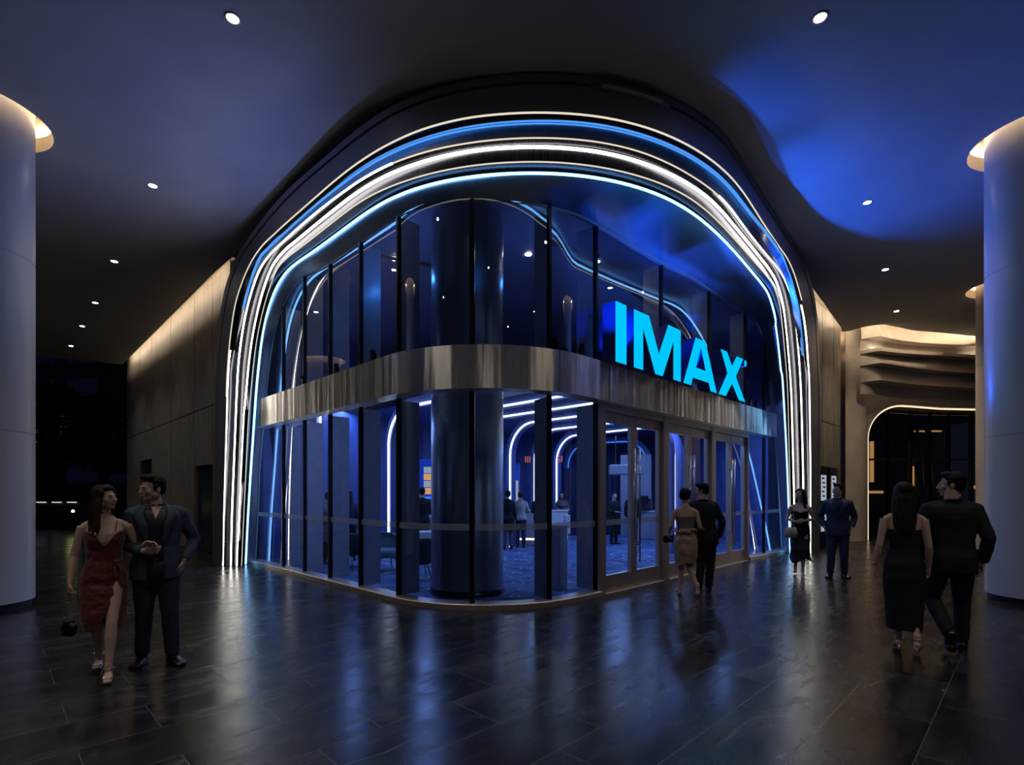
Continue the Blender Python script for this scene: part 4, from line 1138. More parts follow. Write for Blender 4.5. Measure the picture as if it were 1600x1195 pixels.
# ------------------------------------------------------------------ street side on the left: kerb, hedge, trees, far building
rnd = random.Random(4)
mb = MB(); mb.box((-24, 24.6, .07), (30, 1.2, .14), .50); tag(mb.build('path', MATS['kerb_stone']), kind='structure')
def foliage(name, c, r, n, leaf, mat, parent=None, seed=0):
    rn = random.Random(seed); vs = []; fs = []
    for i in range(n):
        while True:
            q = Vector((rn.uniform(-1, 1), rn.uniform(-1, 1), rn.uniform(-1, 1)))
            if q.length < 1: break
        q = q.normalized() * (q.length ** .45)
        lump = 1 + .22 * noise.noise(q * 2.3 + Vector((seed, 0, 0)))
        p = Vector((c[0] + q.x * r[0] * lump, c[1] + q.y * r[1] * lump, c[2] + q.z * r[2] * lump))
        a = Vector((rn.gauss(0, 1), rn.gauss(0, 1), rn.gauss(0, 1))).normalized() * leaf
        b = a.orthogonal().normalized() * leaf * .5
        k = len(vs); vs += [p - a, p + b, p + a, p - b]; fs.append((k, k + 1, k + 2, k + 3))
    me = bpy.data.meshes.new(name); me.from_pydata(vs, [], fs); me.materials.append(mat)
    o = bpy.data.objects.new(name, me); col.objects.link(o)
    if parent: o.parent = parent
    return o
TR = [(-19.5, 26.5, 5.4, 2.4, 'dark night tree nearest the panelled wall end'), (-24.4, 27.0, 6.0, 2.4, 'dark night tree in the middle of the street view'), (-29.5, 27.5, 5.2, 2.4, 'dark night tree just right of the left edge column'), (-21.5, 34, 8.0, 2.9, 'taller dark tree behind the front row'), (-35.0, 30.5, 6.5, 2.8, 'dark tree beyond the left edge column')]
for i, (x, y, z, r, lab) in enumerate(TR):
    e = empty('tree', (x, y, 0)); tag(e, lab, 'tree', 'street trees at night')
    t = MB(); t.tube([(0, 0, 0), (.1, 0, z * .45), (-.05, .1, z * .8)], [.16, .12, .06], seg=8)
    for k in range(5):
        a = k * 1.3; t.tube([(0, 0, z * (.4 + .07 * k)), (math.cos(a) * r * .6, math.sin(a) * r * .6, z * (.7 + .06 * k))], [.06, .02], seg=6)
    t.build('trunk', MATS['bark'], e, smooth=True)
    foliage('crown', (0, 0, z * .86), (r, r, r * .9), 3200, .16, MATS['leaf_dark'], e, i + 1)
hd = foliage('hedge', (-24, 25.9, .55), (8.5, .8, .75), 6000, .10, MATS['leaf_dark'], None, 20); 
tag(hd, 'low dark hedge along the street kerb', 'hedge')
# far office block with faint windows
e = empty('office_building', (-24, 44, 0)); tag(e, 'dark office block with faint blue windows behind the trees', 'building')
mb = MB(); mb.box((0, 0, 11), (34, 6, 22)); mb.build('wall', MATS['night_facade'], e)
for r_ in range(6):
    for c_ in range(9):
        mb = MB(); mb.box((-13 + c_ * 3.3, -3.02, 3.4 + r_ * 3.1), (2.3, .06, 1.9))
        mb.build('window', MATS['window_faint'] if (r_ * 5 + c_ * 3) % 4 else MATS['dark_panel'], e)
for (x, z, w, h) in [(-13.8, 6.7, 1.25, 2.4), (-10.9, 6.9, .8, 1.8)]:
    g = MB(); g.box((x, -3.08, z), (w, .1, h))
    for q in range(5): g.box((x, -3.15, z - h / 2 + q * h / 5), (w, .05, .05))
    g.build('lit_window', MATS['window_lit'], e)['label'] = 'pale lit window with blinds'
mb = MB(); mb.box((-23, 24.12, .575), (9, .14, 1.15)); tag(mb.build('garden_wall', MATS['joint_dark']), 'low dark garden wall carrying thin light bars across the street', 'garden wall')
for i, x in enumerate([-21.6, -20.9, -20.2]):
    g = MB(); g.box((x, 24.0, 1.17), (.42, .05, .03))
    tag(g.build('street_light_bar', MATS['far_line']), ['left', 'middle', 'right'][i] + ' one of three thin white light bars beyond the hedge', 'light bar', 'white light bars across the street')
o = empty('garden_light', (-17.8, 21.2, 0)); g = MB(); g.ball((0, 0, .86), .055); g.build('lamp_head', MATS['garden_lamp'], o); g = MB(); g.tube([(0, 0, 0), (0, 0, .84)], .015); g.build('stake', MATS['black_metal'], o)
tag(o, 'small yellow-green garden lamp glowing in the hedge', 'garden lamp')
lamp('garden_glow', 'POINT', (-17.8, 21.0, .95), .5, (.8, 1.0, .3), size=.05)

# ------------------------------------------------------------------ people
surf('skin', (.62, .40, .31), .5, var=.06, scale=8, spec=.4)
surf('lips', (.42, .10, .10), .4, var=.05)
surf('eye_white', (.5, .5, .5), .25, var=.02)
surf('eye_dark', (.01, .008, .007), .15)
surf('hair_black', (.010, .009, .009), .6, spec=.2, var=.3, scale=30, stretch=(6, 6, .5), bump=.25, bscale=60)
surf('hair_brown', (.022, .010, .008), .6, spec=.25, var=.35, scale=30, stretch=(6, 6, .5), bump=.25, bscale=60)
surf('suit_slate', (.045, .062, .100), .75, var=.12, scale=40, bump=.12, bscale=14)
surf('suit_navy', (.020, .030, .085), .7, var=.12, scale=40, bump=.12, bscale=14)
surf('suit_black', (.005, .006, .009), .85, var=.15, scale=40, bump=.1, bscale=14)
surf('lapel_slate', (.028, .038, .064), .7)
surf('trouser_navy', (.018, .022, .042), .78, var=.12, scale=40, bump=.12, bscale=12)
surf('shirt_black', (.007, .007, .009), .6, var=.15, bump=.08, bscale=20)
surf('velvet_rust', (.12, .017, .012), .5, var=.3, scale=18, bump=.4, bscale=16, sheen=.25, stretch=(1, 1, 2.6))
surf('dress_black', (.004, .004, .007), .8, var=.2, bump=.1, bscale=14)
surf('satin_gold', (.42, .30, .19), .38, var=.12, scale=5, bump=.2, bscale=9, sheen=.2)
surf('bodice_grey', (.17, .17, .15), .6, var=.1, bump=.1, bscale=30)
surf('leather_black', (.006, .006, .007), .28, var=.1)
surf('silver_strap', (.7, .68, .66), .25, metal=.9)
surf('gold_chain', (.7, .52, .28), .25, metal=1.0)
surf('cloth_beige', (.48, .44, .38), .8, bump=.1, bscale=20)
surf('cloth_grey', (.13, .13, .15), .8)
surf('cloth_floral', (.10, .08, .08), .8, var=.95, scale=22)

def blob(mb, name, mat, parent, voxel=.008, it=3, wrinkle=0.0, wscale=(9, 9, 4), seed=0):
    """one continuous skin around everything collected in mb"""
    me0 = bpy.data.meshes.new('tmp'); me0.from_pydata(mb.v, [], mb.f); me0.update()
    o0 = bpy.data.objects.new('tmp', me0); col.objects.link(o0)
    m = o0.modifiers.new('r', 'REMESH'); m.mode = 'VOXEL'; m.voxel_size = voxel
    if it:
        s = o0.modifiers.new('s', 'SMOOTH'); s.iterations = it; s.factor = .5
    bpy.context.view_layer.update()
    dg = bpy.context.evaluated_depsgraph_get()
    me = bpy.data.meshes.new_from_object(o0.evaluated_get(dg))
    bpy.data.objects.remove(o0); bpy.data.meshes.remove(me0)
    me.name = name
    n = len(me.vertices)
    if wrinkle and n:
        nr = np.empty(n * 3, np.float32); me.vertices.foreach_get('normal', nr); nr = nr.reshape(-1, 3)
        co = np.empty(n * 3, np.float32); me.vertices.foreach_get('co', co); co = co.reshape(-1, 3)
        for i in range(n):
            q = co[i]
            w = noise.noise(Vector((q[0] * wscale[0] + seed, q[1] * wscale[1], q[2] * wscale[2])))
            co[i] += nr[i] * w * wrinkle
        me.vertices.foreach_set('co', co.ravel()); me.update()
    me.polygons.foreach_set('use_smooth', [True] * len(me.polygons))
    me.materials.clear(); me.materials.append(mat)
    o = bpy.data.objects.new(name, me); col.objects.link(o)
    if parent: o.parent = parent
    return o

V = Vector
def rot_head(yaw, pitch=0, roll=0):
    return Matrix.Rotation(R(yaw), 3, 'Z') @ Matrix.Rotation(R(pitch), 3, 'X') @ Matrix.Rotation(R(roll), 3, 'Y')

def head_pieces(mb, c, M, k=1.0, male=True):
    P = lambda x, y, z: V(c) + M @ (V((x, y, z)) * k)
    B = lambda p, r: mb.ball(P(*p), tuple(q * k for q in r), seg=18, rings=12, rot=M)
    B((0, .014, .030), (.074, .092, .084)); B((0, -.022, -.018), (.061, .070, .088))
    B((0, -.034, -.074), (.046 if male else .038, .046, .036)); B((0, -.070, -.094), (.022 if male else .017, .020, .017))
    for s in (-1, 1):
        B((s * .036, -.055, -.022), (.026, .028, .030)); B((s * .077, .012, -.008), (.009, .020, .030))
        B((s * .024, -.083, .023), (.022, .012, .008)); B((s * .010, -.098, -.031), (.008, .010, .007))
        B((s * .052, .0, -.055), (.020, .038, .030))
    mb.tube([P(0, -.084, .018), P(0, -.099, -.008), P(0, -.110, -.027)], [.008 * k, .0095 * k, .0115 * k], seg=10)
    B((0, -.108, -.027), (.011, .010, .009))
    B((0, -.088, -.054), (.021, .010, .006)); B((0, -.086, -.066), (.018, .010, .007)); B((0, -.079, -.080), (.018, .012, .010))
    mb.tube([P(0, .014, -.03), P(0, .022, -.10), P(0, .03, -.13)], [.052 * k, .048 * k, .050 * k], seg=14)

def face_parts(e, c, M, k=1.0, hair=None, smile=0, lip=True):
    P = lambda x, y, z: V(c) + M @ (V((x, y, z)) * k)
    for s in (-1, 1):
        mb = MB(); mb.ball(P(s * .030, -.0800, .001), tuple(q * k for q in (.0125, .0125, .0066)), rot=M); eo = mb.build('eye', MATS['eye_white'], e, smooth=True)
        mb = MB(); mb.ball(P(s * .030, -.0885, .001), tuple(q * k for q in (.0060, .0048, .0060)), rot=M); mb.build('iris', MATS['eye_dark'], eo, smooth=True)
        mb = MB(); mb.tube([P(s * .014, -.0955, .0205), P(s * .030, -.0965, .0255), P(s * .046, -.084, .020)], [.0020 * k, .0026 * k, .0014 * k], seg=6); mb.build('eyebrow', hair, e, smooth=True)
    mb = MB(); w = .020 + .006 * smile
    mb.tube([P(-w, -.0885 + .004 * smile, -.058 + .005 * smile), P(-w * .5, -.0975, -.0545), P(0, -.0990, -.0565), P(w * .5, -.0975, -.0545), P(w, -.0885 + .004 * smile, -.058 + .005 * smile)], [.0012 * k, .0036 * k, .0032 * k, .0036 * k, .0012 * k], seg=8)
    mb.tube([P(-w, -.088 + .004 * smile, -.060 + .005 * smile), P(-w * .4, -.0960, -.0675), P(w * .4, -.0960, -.0675), P(w, -.088 + .004 * smile, -.060 + .005 * smile)], [.001 * k, .0042 * k, .0042 * k, .001 * k], seg=8)
    mo = mb.build('mouth', MATS['lips'] if lip else MATS['skin'], e, smooth=True)
    if smile:
        mb = MB(); mb.tube([P(-w * .6, -.0960, -.060), P(0, -.0985, -.0615), P(w * .6, -.0960, -.060)], [.001 * k, .0032 * k, .001 * k], seg=6); mb.build('teeth', MATS['eye_white'], mo, smooth=True)

def hand_pieces(mb, wr, d, palm, side, curl=.5, k=1.0, point=0):
    """wr wrist, d towards the fingers, palm = way the palm faces, side = thumb side"""
    d = V(d).normalized(); side = (V(side) - d * V(side).dot(d)).normalized(); pn = V(palm); pn = (pn - d * pn.dot(d) - side * pn.dot(side)).normalized()
    wr = V(wr)
    mb.tube([wr - d * .02 * k, wr + d * .02 * k, wr + d * .055 * k, wr + d * .090 * k], [.024 * k, .030 * k, .039 * k, .036 * k], ry=[.019 * k, .016 * k, .0145 * k, .011 * k], ref=side, seg=14)
    for i, (off, ln) in enumerate(((.029, .072), (.0098, .080), (-.0098, .074), (-.028, .058))):
        p = wr + d * (.084 - abs(off) * .15) * k + side * off * k
        pts = [p]; a = 0; rr = [.0092 * k]
        for j, f in enumerate((.42, .32, .26)):
            a += curl * (.55 + .18 * j + .10 * i)
            dd = d * math.cos(a) + pn * math.sin(a)
            p = p + dd * ln * f * k + side * (off * .04) * k; pts.append(p); rr.append((.0086, .0078, .0066)[j] * k)
        mb.tube(pts, rr, seg=8); mb.ball(pts[-1], rr[-1], seg=8, rings=6)
    b = wr + d * .022 * k + side * .024 * k
    pts = [b, b + side * .020 * k + d * .022 * k + pn * .006 * k, b + side * .028 * k + d * .050 * k + pn * (.010 + .012 * curl) * k, b + side * .024 * k + d * .074 * k + pn * (.014 + .024 * curl) * k]
    mb.tube(pts, [.014 * k, .0115 * k, .0098 * k, .0078 * k], seg=9); mb.ball(pts[-1], .0078 * k, seg=8, rings=6)

def foot_pieces(mb, ank, toe, k=1.0, shoe=0.0, heel=0.0):
    ank = V(ank); toe = V(toe); f = toe - ank; f.z = 0; f.normalize(); up = V((0, 0, 1)); side = f.cross(up)
    z0 = toe.z
    hz = z0 + heel
    L = (V((toe.x, toe.y, 0)) - V((ank.x, ank.y, 0))).length
    q = lambda a, z: V((ank.x, ank.y, 0)) + f * a + up * z
    g = shoe
    pts = [q(-.055 * k, hz + .030), q(-.035 * k, hz + .034), q(.02 * k, hz * .8 + z0 * .2 + .040), q(L * .55, (hz + z0) / 2 + .032), q(L * .85, z0 + .024), q(L * 1.08, z0 + .018), q(L * 1.14, z0 + .016)]
    rx = [.022, .032, .036, .042, .044, .032, .015]; ry = [.026, .030, .036, .030, .024, .016, .010]
    mb.tube(pts, [(r + g) * k for r in rx], ry=[(r + g * .4) * k for r in ry], ref=side, seg=14)
    mb.tube([ank + up * .05, ank, q(.0, hz + .035)], [(.036 + g) * k, (.036 + g) * k, (.034 + g) * k], seg=12)

def rings_at(rings, z):
    zs = [r[0] for r in rings]
    a = np.array(rings, float)
    i = np.argsort(a[:, 0]); a = a[i]
    return [float(np.interp(z, a[:, 0], a[:, c])) for c in range(1, 5)]

def torso_pts(rings, z, th, inf=0.0, p=2.3):
    cx, cy_, rx, ry = rings_at(rings, z)
    s, c = math.sin(th), math.cos(th)
    r = (abs(s) ** p + abs(c) ** p) ** (-1.0 / p)
    return V((cx + (rx + inf) * s * r, cy_ - (ry + inf) * c * r, z))

def torso_pieces(mb, rings, z0, z1, inf=0.0, nz=22, seg=30):
    rows = []
    for z in np.linspace(z0, z1, nz):
        rows.append([torso_pts(rings, z, 2 * PI * k / seg, inf) for k in range(seg)])
    b0 = len(mb.v); mb.grid(rows, closed_u=True)
    mb.f.append(tuple(range(b0, b0 + seg))[::-1]); e = b0 + (nz - 1) * seg; mb.f.append(tuple(range(e, e + seg)))

def cloth_shell(name, mat, parent, rings, z0, z1, gap=None, inf=.006, nz=60, seg=90, wr=.004, ws=(10, 4), p=2.2, hem=None, thick=.006, seed=0, top=None):
    """loose cloth around the body; gap(z) -> (a0,a1) angles of the covered range; hem(th) raises the lower edge; top(th) lowers the upper one"""
    rows = []
    for i in range(nz):
        t = i / (nz - 1); row = []
        zc = z0 + (z1 - z0) * t
        a0, a1 = gap(zc) if gap else (0, 2 * PI)
        for k in range(seg + 1):
            th = a0 + (a1 - a0) * k / seg
            lo = z0 + (hem(th) if hem else 0); hi = z1 - (top(th) if top else 0)
            z = lo + (hi - lo) * t
            q = torso_pts(rings, z, th, inf, p)
            n = V((math.sin(th), -math.cos(th), 0))
            w = noise.noise(V((n.x * ws[0] * .3 + seed, n.y * ws[0] * .3, z * ws[1]))) + .5 * noise.noise(V((n.x * ws[0] + seed, n.y * ws[0], z * ws[1] * 1.7)))
            row.append(q + n * w * wr)
        rows.append(row)
    mb = MB(); mb.grid(rows)
    o = mb.build(name, mat, parent, smooth=True)
    m = o.modifiers.new('thick', 'SOLIDIFY'); m.thickness = thick; m.offset = 0
    return o

MR = [(.74, 0, .0, .150, .110), (.84, 0, .005, .158, .120), (.93, 0, .005, .160, .120), (1.02, 0, 0, .146, .108), (1.10, 0, 0, .142, .104), (1.20, 0, -.005, .158, .115), (1.30, 0, -.005, .172, .122), (1.37, 0, .0, .176, .112), (1.42, 0, .005, .158, .090), (1.455, 0, .01, .105, .072), (1.49, 0, .015, .062, .060)]
FR = [(.74, 0, .0, .152, .112), (.84, 0, .01, .166, .122), (.92, 0, .01, .164, .118), (1.00, 0, .0, .138, .098), (1.08, 0, 0, .115, .085), (1.16, 0, -.002, .122, .088), (1.25, 0, -.012, .138, .108), (1.31, 0, -.008, .142, .104), (1.37, 0, .004, .142, .078), (1.42, 0, .01, .118, .062), (1.45, 0, .015, .070, .052), (1.48, 0, .018, .052, .050)]

def shear(rings, lean=(0, 0), piv=.92):
    """lean the trunk: chest moves by lean at z=1.45"""
    out = []
    for z, cx, cy_, rx, ry in rings:
        t = max(0, (z - piv)) / (1.45 - piv)
        out.append((z, cx + lean[0] * t, cy_ + lean[1] * t, rx, ry))
    return out

def make_person(name_label, loc, rz, H, male=True, pose=None, look=(0, 0, 0), hair='short', hairm='hair_black', voxel=.006, lean=(0, 0), face=True, smile=0, group=None, heel=0.0, lower_only=False):
    k = H / 1.75
    e = empty('person', loc, rz); e['label'] = name_label; e['category'] = 'person'
    if group: e['group'] = group
    J = dict(shR=(-.185, .0, 1.395), shL=(.185, .0, 1.395), elR=(-.235, .03, 1.12), elL=(.235, .03, 1.12), wrR=(-.25, -.03, .87), wrL=(.25, -.03, .87),
             hiR=(-.085, .0, .90), hiL=(.085, .0, .90), knR=(-.095, -.02, .49), knL=(.095, -.02, .49), anR=(-.10, .02, .085), anL=(.10, .02, .085),
             toR=(-.12, -.14, .0), toL=(.12, -.14, .0), head=(0, -.015, 1.635))
    if not male:
        J.update(shR=(-.160, .005, 1.375), shL=(.160, .005, 1.375), elR=(-.205, .03, 1.10), elL=(.205, .03, 1.10), wrR=(-.22, -.02, .86), wrL=(.22, -.02, .86))
    J.update(pose or {})
    hd = J.pop('hdR', (0, -.1, -1)); hdl = J.pop('hdL', (0, -.1, -1))
    cR = J.pop('cuR', .45); cL = J.pop('cuL', .45)
    sdR = J.pop('sdR', (0, -1, 0)); sdL = J.pop('sdL', (0, -1, 0)); pR = J.pop('paR', (1, 0, 0)); pL = J.pop('paL', (-1, 0, 0))
    J = {a: V(b) for a, b in J.items()}
    for s in ('shR', 'shL', 'head'):
        if s not in (pose or {}): J[s] = J[s] + V((lean[0], lean[1], 0)) * (1.1 if s == 'head' else 1)
    rings = shear(MR if male else FR, lean)
    M = rot_head(*look)
    mb = MB()
    torso_pieces(mb, rings, .76, 1.48)
    head_pieces(mb, J['head'], M, 1.0 if male else .95, male)
    nb = V((rings_at(rings, 1.45)[0], rings_at(rings, 1.45)[1], 1.42))
    nr = .056 if male else .044
    mb.tube([nb, J['head'] + V((0, .02, -.06))], [nr * 1.1, nr], seg=16)
    q = 1.0 if male else .82
    for s in 'RL':
        sh, el, wr = J['sh' + s], J['el' + s], J['wr' + s]
        inn = nb + V((0, 0, .0))
        mb.tube([inn + (sh - inn) * .2 + V((0, 0, .012)), inn + (sh - inn) * .65 + V((0, 0, .006)), sh + V((0, 0, -.012))], [.045 * q, .050 * q, .050 * q], seg=14)
        mid = (sh + el) / 2; fm = el + (wr - el) * .35
        mb.tube([sh, sh + (mid - sh) * .5, mid, el, fm, wr], [.054 * q, .053 * q, .047 * q, .040 * q, .042 * q, .026 * q], seg=16)
        mb.ball(el, .040 * q, seg=12, rings=8)
        dd, cc, sd, pp = (hd, cR, sdR, pR) if s == 'R' else (hdl, cL, sdL, pL)
        hand_pieces(mb, wr, dd, pp, sd, cc, .98 if male else .88)
        hi, kn, an, to = J['hi' + s], J['kn' + s], J['an' + s], J['to' + s]
        up = hi + V((0, 0, .0))
        mb.tube([up, hi + (kn - hi) * .3, hi + (kn - hi) * .7, kn, kn + (an - kn) * .3, kn + (an - kn) * .6, an], [.088 * (q + .12), .084 * (q + .12), .064 * (q + .1), .052 * (q + .06), .054 * (q + .06), .042 * (q + .04), .034 * (q + .04)], seg=18)
        foot_pieces(mb, an, to, .98 if male else .9, 0, heel)
    mb.v = [(x * k, y * k, z * k) for x, y, z in mb.v]
    body = blob(mb, 'body', MATS['skin'], e, voxel, 3)
    if face:
        class KE: pass
        f = empty('tmpface')
        face_parts(f, J['head'], M, 1.0 if male else .95, MATS[hairm], smile, not male)
        for ch in list(f.children):
            for g in list(ch.children):
                g.data.transform(Matrix.Scale(k, 4))
            ch.data.transform(Matrix.Scale(k, 4)); ch.parent = e
        bpy.data.objects.remove(f)
    # hair
    mb = MB(); c = J['head']; kk = 1.0 if male else .95
    P = lambda x, y, z: c + M @ (V((x, y, z)) * kk)
    B = lambda p, r: mb.ball(P(*p), tuple(a * kk for a in r), seg=18, rings=12, rot=M)
    rn = random.Random(hash(name_label) % 1000 if False else len(name_label))
    if hair == 'short':
        B((0, .030, .054), (.083, .094, .078)); B((0, .055, .008), (.079, .062, .072)); B((0, -.024, .102), (.062, .062, .034)); B((.012, -.050, .104), (.046, .034, .022))
        B((0, .070, -.030), (.058, .034, .040))
        for s in (-1, 1): B((s * .072, .000, .018), (.012, .030, .030))
    else:
        B((0, .038, .052), (.088, .094, .082)); B((0, -.010, .088), (.070, .070, .044)); B((0, .055, -.005), (.084, .066, .085))
        for s in (-1, 1): B((s * .068, -.018, .052), (.022, .044, .044)); B((s * .076, .010, .0), (.016, .042, .060))
        if hair == 'bun':
            B((0, .105, .045), (.045, .040, .042)); B((.01, .10, .01), (.03, .03, .03))
        if hair.startswith('long'):
            L = {'long': .36, 'longer': .46, 'longfront': .40, 'bob': .16}[hair if hair in ('long', 'longer', 'longfront') else 'bob'] if hair != 'longbob' else .14
            for i in range(26):
                a = R(-118 + 236 * i / 25)
                x0, y0 = .078 * math.sin(a), .030 + .070 * math.cos(a)
                ll = L * (1 - .12 * abs(math.sin(a))) * rn.uniform(.9, 1.06)
                st = P(x0, y0, .02)
                hang = V((st.x, st.y, st.z))
                ph = rn.uniform(0, 6)
                pts = [st]
                for j in range(1, 7):
                    t = j / 6
                    pts.append(hang + V((math.sin(ph + t * 5) * .008 + (hang.x - c.x) * .28 * t, (.018 * t if y0 > .04 else -.025 * t) + math.cos(ph + t * 4) * .008 + (hang.y - c.y) * .18 * t, -ll * t)))
                if hair == 'longfront' and x0 < 0: pts = [p_ + V((.01, -.05 * (j / 6), 0)) for j, p_ in enumerate(pts)]
                mb.tube(pts, [.020, .023, .023, .022, .019, .014, .006], seg=8)
    mb.v = [(x * k, y * k, z * k) for x, y, z in mb.v]
    blob(mb, 'hair', MATS[hairm], e, max(.0055, voxel), 2, .0035, (60, 60, 10), 3)
    e_info = dict(e=e, k=k, J=J, rings=rings, voxel=voxel, M=M, male=male)
    return e_info

def scale_mb(mb, k): mb.v = [(x * k, y * k, z * k) for x, y, z in mb.v]

def trousers(pi, mat, top=1.03, wid=1.0, cuff=.075, mat_name='trousers', wrinkle=.004):
    mb = MB(); J = pi['J']; r = pi['rings']
    torso_pieces(mb, r, .74, top, .014, 14)
    for s in 'RL':
        hi, kn, an = J['hi' + s], J['kn' + s], J['an' + s]
        lowp = an + (kn - an).normalized() * (cuff - .065)
        mb.tube([hi + V((0, 0, .02)), hi + (kn - hi) * .3, hi + (kn - hi) * .7, kn, kn + (an - kn) * .45, lowp], [x * wid for x in (.102, .100, .084, .072, .066, .058)], seg=20)
    scale_mb(mb, pi['k'])
    return blob(mb, mat_name, MATS[mat], pi['e'], max(.008, pi['voxel']), 3, wrinkle, (10, 10, 13), 7)

def shoes(pi, mat='leather_black'):
    for s in 'RL':
        mb = MB(); J = pi['J']; an = J['an' + s]; to = J['to' + s]
        foot_pieces(mb, an + V((0, 0, -.02)), V((to.x, to.y, to.z)), 1.04, .010, .0)
        f = (to - an); f.z = 0; f.normalize()
        base = V((an.x, an.y, to.z))
        mb.tube([base - f * .055 + V((0, 0, .014)), base + f * (to - an).length * .98 + V((0, 0, .014))], [.034, .040], ry=[.012, .012], ref=f.cross(V((0, 0, 1))), seg=12)
        scale_mb(mb, pi['k']); blob(mb, 'shoe', MATS[mat], pi['e'], .006, 2)

def jacket(pi, mat, shirt='shirt_black', hem=.80, open_w=None, tie=None, lapel=None, open_neck=False, back=False, name='jacket'):
    """suit jacket; open_w(z) = half width in radians of what shows between the fronts (None: nothing)"""
    mb = MB(); J = pi['J']; r = pi['rings']; k = pi['k']
    # slightly flared skirt, square shoulders
    rj = []
    for (z, cx, cy_, rx, ry) in r:
        fl = .026 + (.022 if z < 1.0 else .012 if z < 1.15 else .008)
        if z > 1.44: fl = .016
        rj.append((z, cx, cy_, rx + fl, ry + fl * .9))
    torso_pieces(mb, rj, hem, 1.475, 0, 26)
    for s in 'RL':
        sh, el, wr = J['sh' + s], J['el' + s], J['wr' + s]
        nb = V((r[-2][1], r[-2][2], 1.43))
        mb.tube([nb + (sh - nb) * .25 + V((0, 0, .018)), nb + (sh - nb) * .7 + V((0, 0, .016)), sh + V((0, 0, .002))], [.050, .056, .060], seg=16)
        mb.ball(sh + V((0, 0, -.004)), .067, seg=14, rings=10)
        d = (wr - el).normalized()
        mb.tube([sh, sh + (el - sh) * .5, el, el + (wr - el) * .5, wr - d * .012], [.063, .062, .057, .052, .043], seg=18)
        mb.ball(el, .057, seg=12, rings=8)
    scale_mb(mb, k)
    o = blob(mb, name, MATS[mat], pi['e'], max(.0075, pi['voxel']), 3, .0055, (7, 7, 11), 5)
    def surf_at(z, th, off): return torso_pts(rj, z, th, off) * k
    if open_w:
        # shirt panel and lapels on the front
        rows = []
        for z in np.linspace(max(hem + .02, .86) if open_w(.9) > .05 else 1.10, 1.455, 26):
            w = open_w(z); rows.append([surf_at(z, -w + 2 * w * q / 10, .0035) for q in range(11)])
        m2 = MB(); m2.grid(rows); so = m2.build('shirt', MATS[shirt], pi['e'], smooth=True); so.modifiers.new('t', 'SOLIDIFY').thickness = .004
        for sg in (-1, 1):
            rows = []
            for z in np.linspace(1.12, 1.46, 16):
                t = (z - 1.12) / .34; w = open_w(z); lapw = .12 + .34 * math.sin(min(1, t * 1.25) * PI * .5) * (1 if t < .86 else .72)
                rows.append([surf_at(z, sg * (w - .03), .012), surf_at(z, sg * (w + lapw * .5), .013), surf_at(z, sg * (w + lapw), .006)])
            m2 = MB(); m2.grid(rows); lo = m2.build('lapel', MATS[lapel or mat], pi['e'], smooth=True); lo.modifiers.new('t', 'SOLIDIFY').thickness = .005
        if open_neck:
            rows = [[surf_at(z, -w + 2 * w * q / 6, .0065) for q in range(7)] for z, w in ((1.345, .01), (1.38, .05), (1.42, .12), (1.445, .22), (1.468, .42))]
            m2 = MB(); m2.grid(rows); no = m2.build('open_neck', MATS['skin'], pi['e'], smooth=True); no.modifiers.new('t', 'SOLIDIFY').thickness = .003
        for sg in (-1, 1):
            m2 = MB(); c0 = rings_at(r, 1.47)
            pts = [V((c0[0] + (.062) * math.sin(a) * sg, c0[1] - .062 * math.cos(a), 1.472 + .02 * (1 - math.cos(a)) * .5)) * k for a in np.linspace(.15, 2.6, 9)]
            m2.tube(pts, .013 * k, ry=.02 * k, seg=8); m2.build('shirt_collar', MATS[shirt], pi['e'], smooth=True)
    m2 = MB(); c0 = rings_at(r, 1.47)
    pts = [V((c0[0] + .072 * math.sin(a), c0[1] + .006 - .070 * math.cos(a), 1.462 + .012 * (1 - math.cos(a)))) * k for a in np.linspace(.7, 2 * PI - .7, 16)]
    m2.tube(pts, .014 * k, ry=.022 * k, ref=(0, 0, 1), seg=8); m2.build('jacket_collar', MATS[mat], pi['e'], smooth=True)
    if tie:
        rows = []
        for z in np.linspace(1.15, 1.44, 12):
            w = .20 - .12 * (z - 1.15) / .3; rows.append([surf_at(z, -w, .008), surf_at(z, 0, .014), surf_at(z, w, .008)])
        m2 = MB(); m2.grid(rows); to = m2.build('tie', MATS[tie], pi['e'], smooth=True); to.modifiers.new('t', 'SOLIDIFY').thickness = .004
    return o

def sandals(pi, mat='silver_strap', heel=.0):
    for s in 'RL':
        J = pi['J']; an, to = J['an' + s], J['to' + s]; f = (to - an); f.z = 0; L = f.length; f.normalize(); sd = f.cross(V((0, 0, 1)))
        q = lambda a, z: V((an.x, an.y, to.z)) + f * a + V((0, 0, z))
        mb = MB()
        mb.tube([q(-.045, heel + .004), q(.02, heel * .9 + .004), q(L * .6, heel * .35 + .004), q(L * .9, .006), q(L * 1.1, .006)], [.026, .030, .030, .038, .022], ry=.006, ref=sd, seg=10)
        if heel: mb.tube([q(-.035, heel), q(-.030, .002)], [.012, .007], seg=8)
        for a in (L * .75, L * .95):
            mb.tube([q(a, .03 + .012) + sd * x for x in (-.040, -.02, 0, .02, .040)], .006, seg=6)
            mb.v[-30:] = [(x, y, z - abs(0)) for x, y, z in mb.v[-30:]]
        pts = [V((an.x, an.y, an.z + .0)) + V((math.cos(t) * .042, math.sin(t) * .042, .006)) for t in np.linspace(0, 2 * PI, 13)]
        mb.tube(pts, .0045, seg=6)
        scale_mb(mb, pi['k']); mb.build('sandal', MATS[mat], pi['e'], smooth=True)

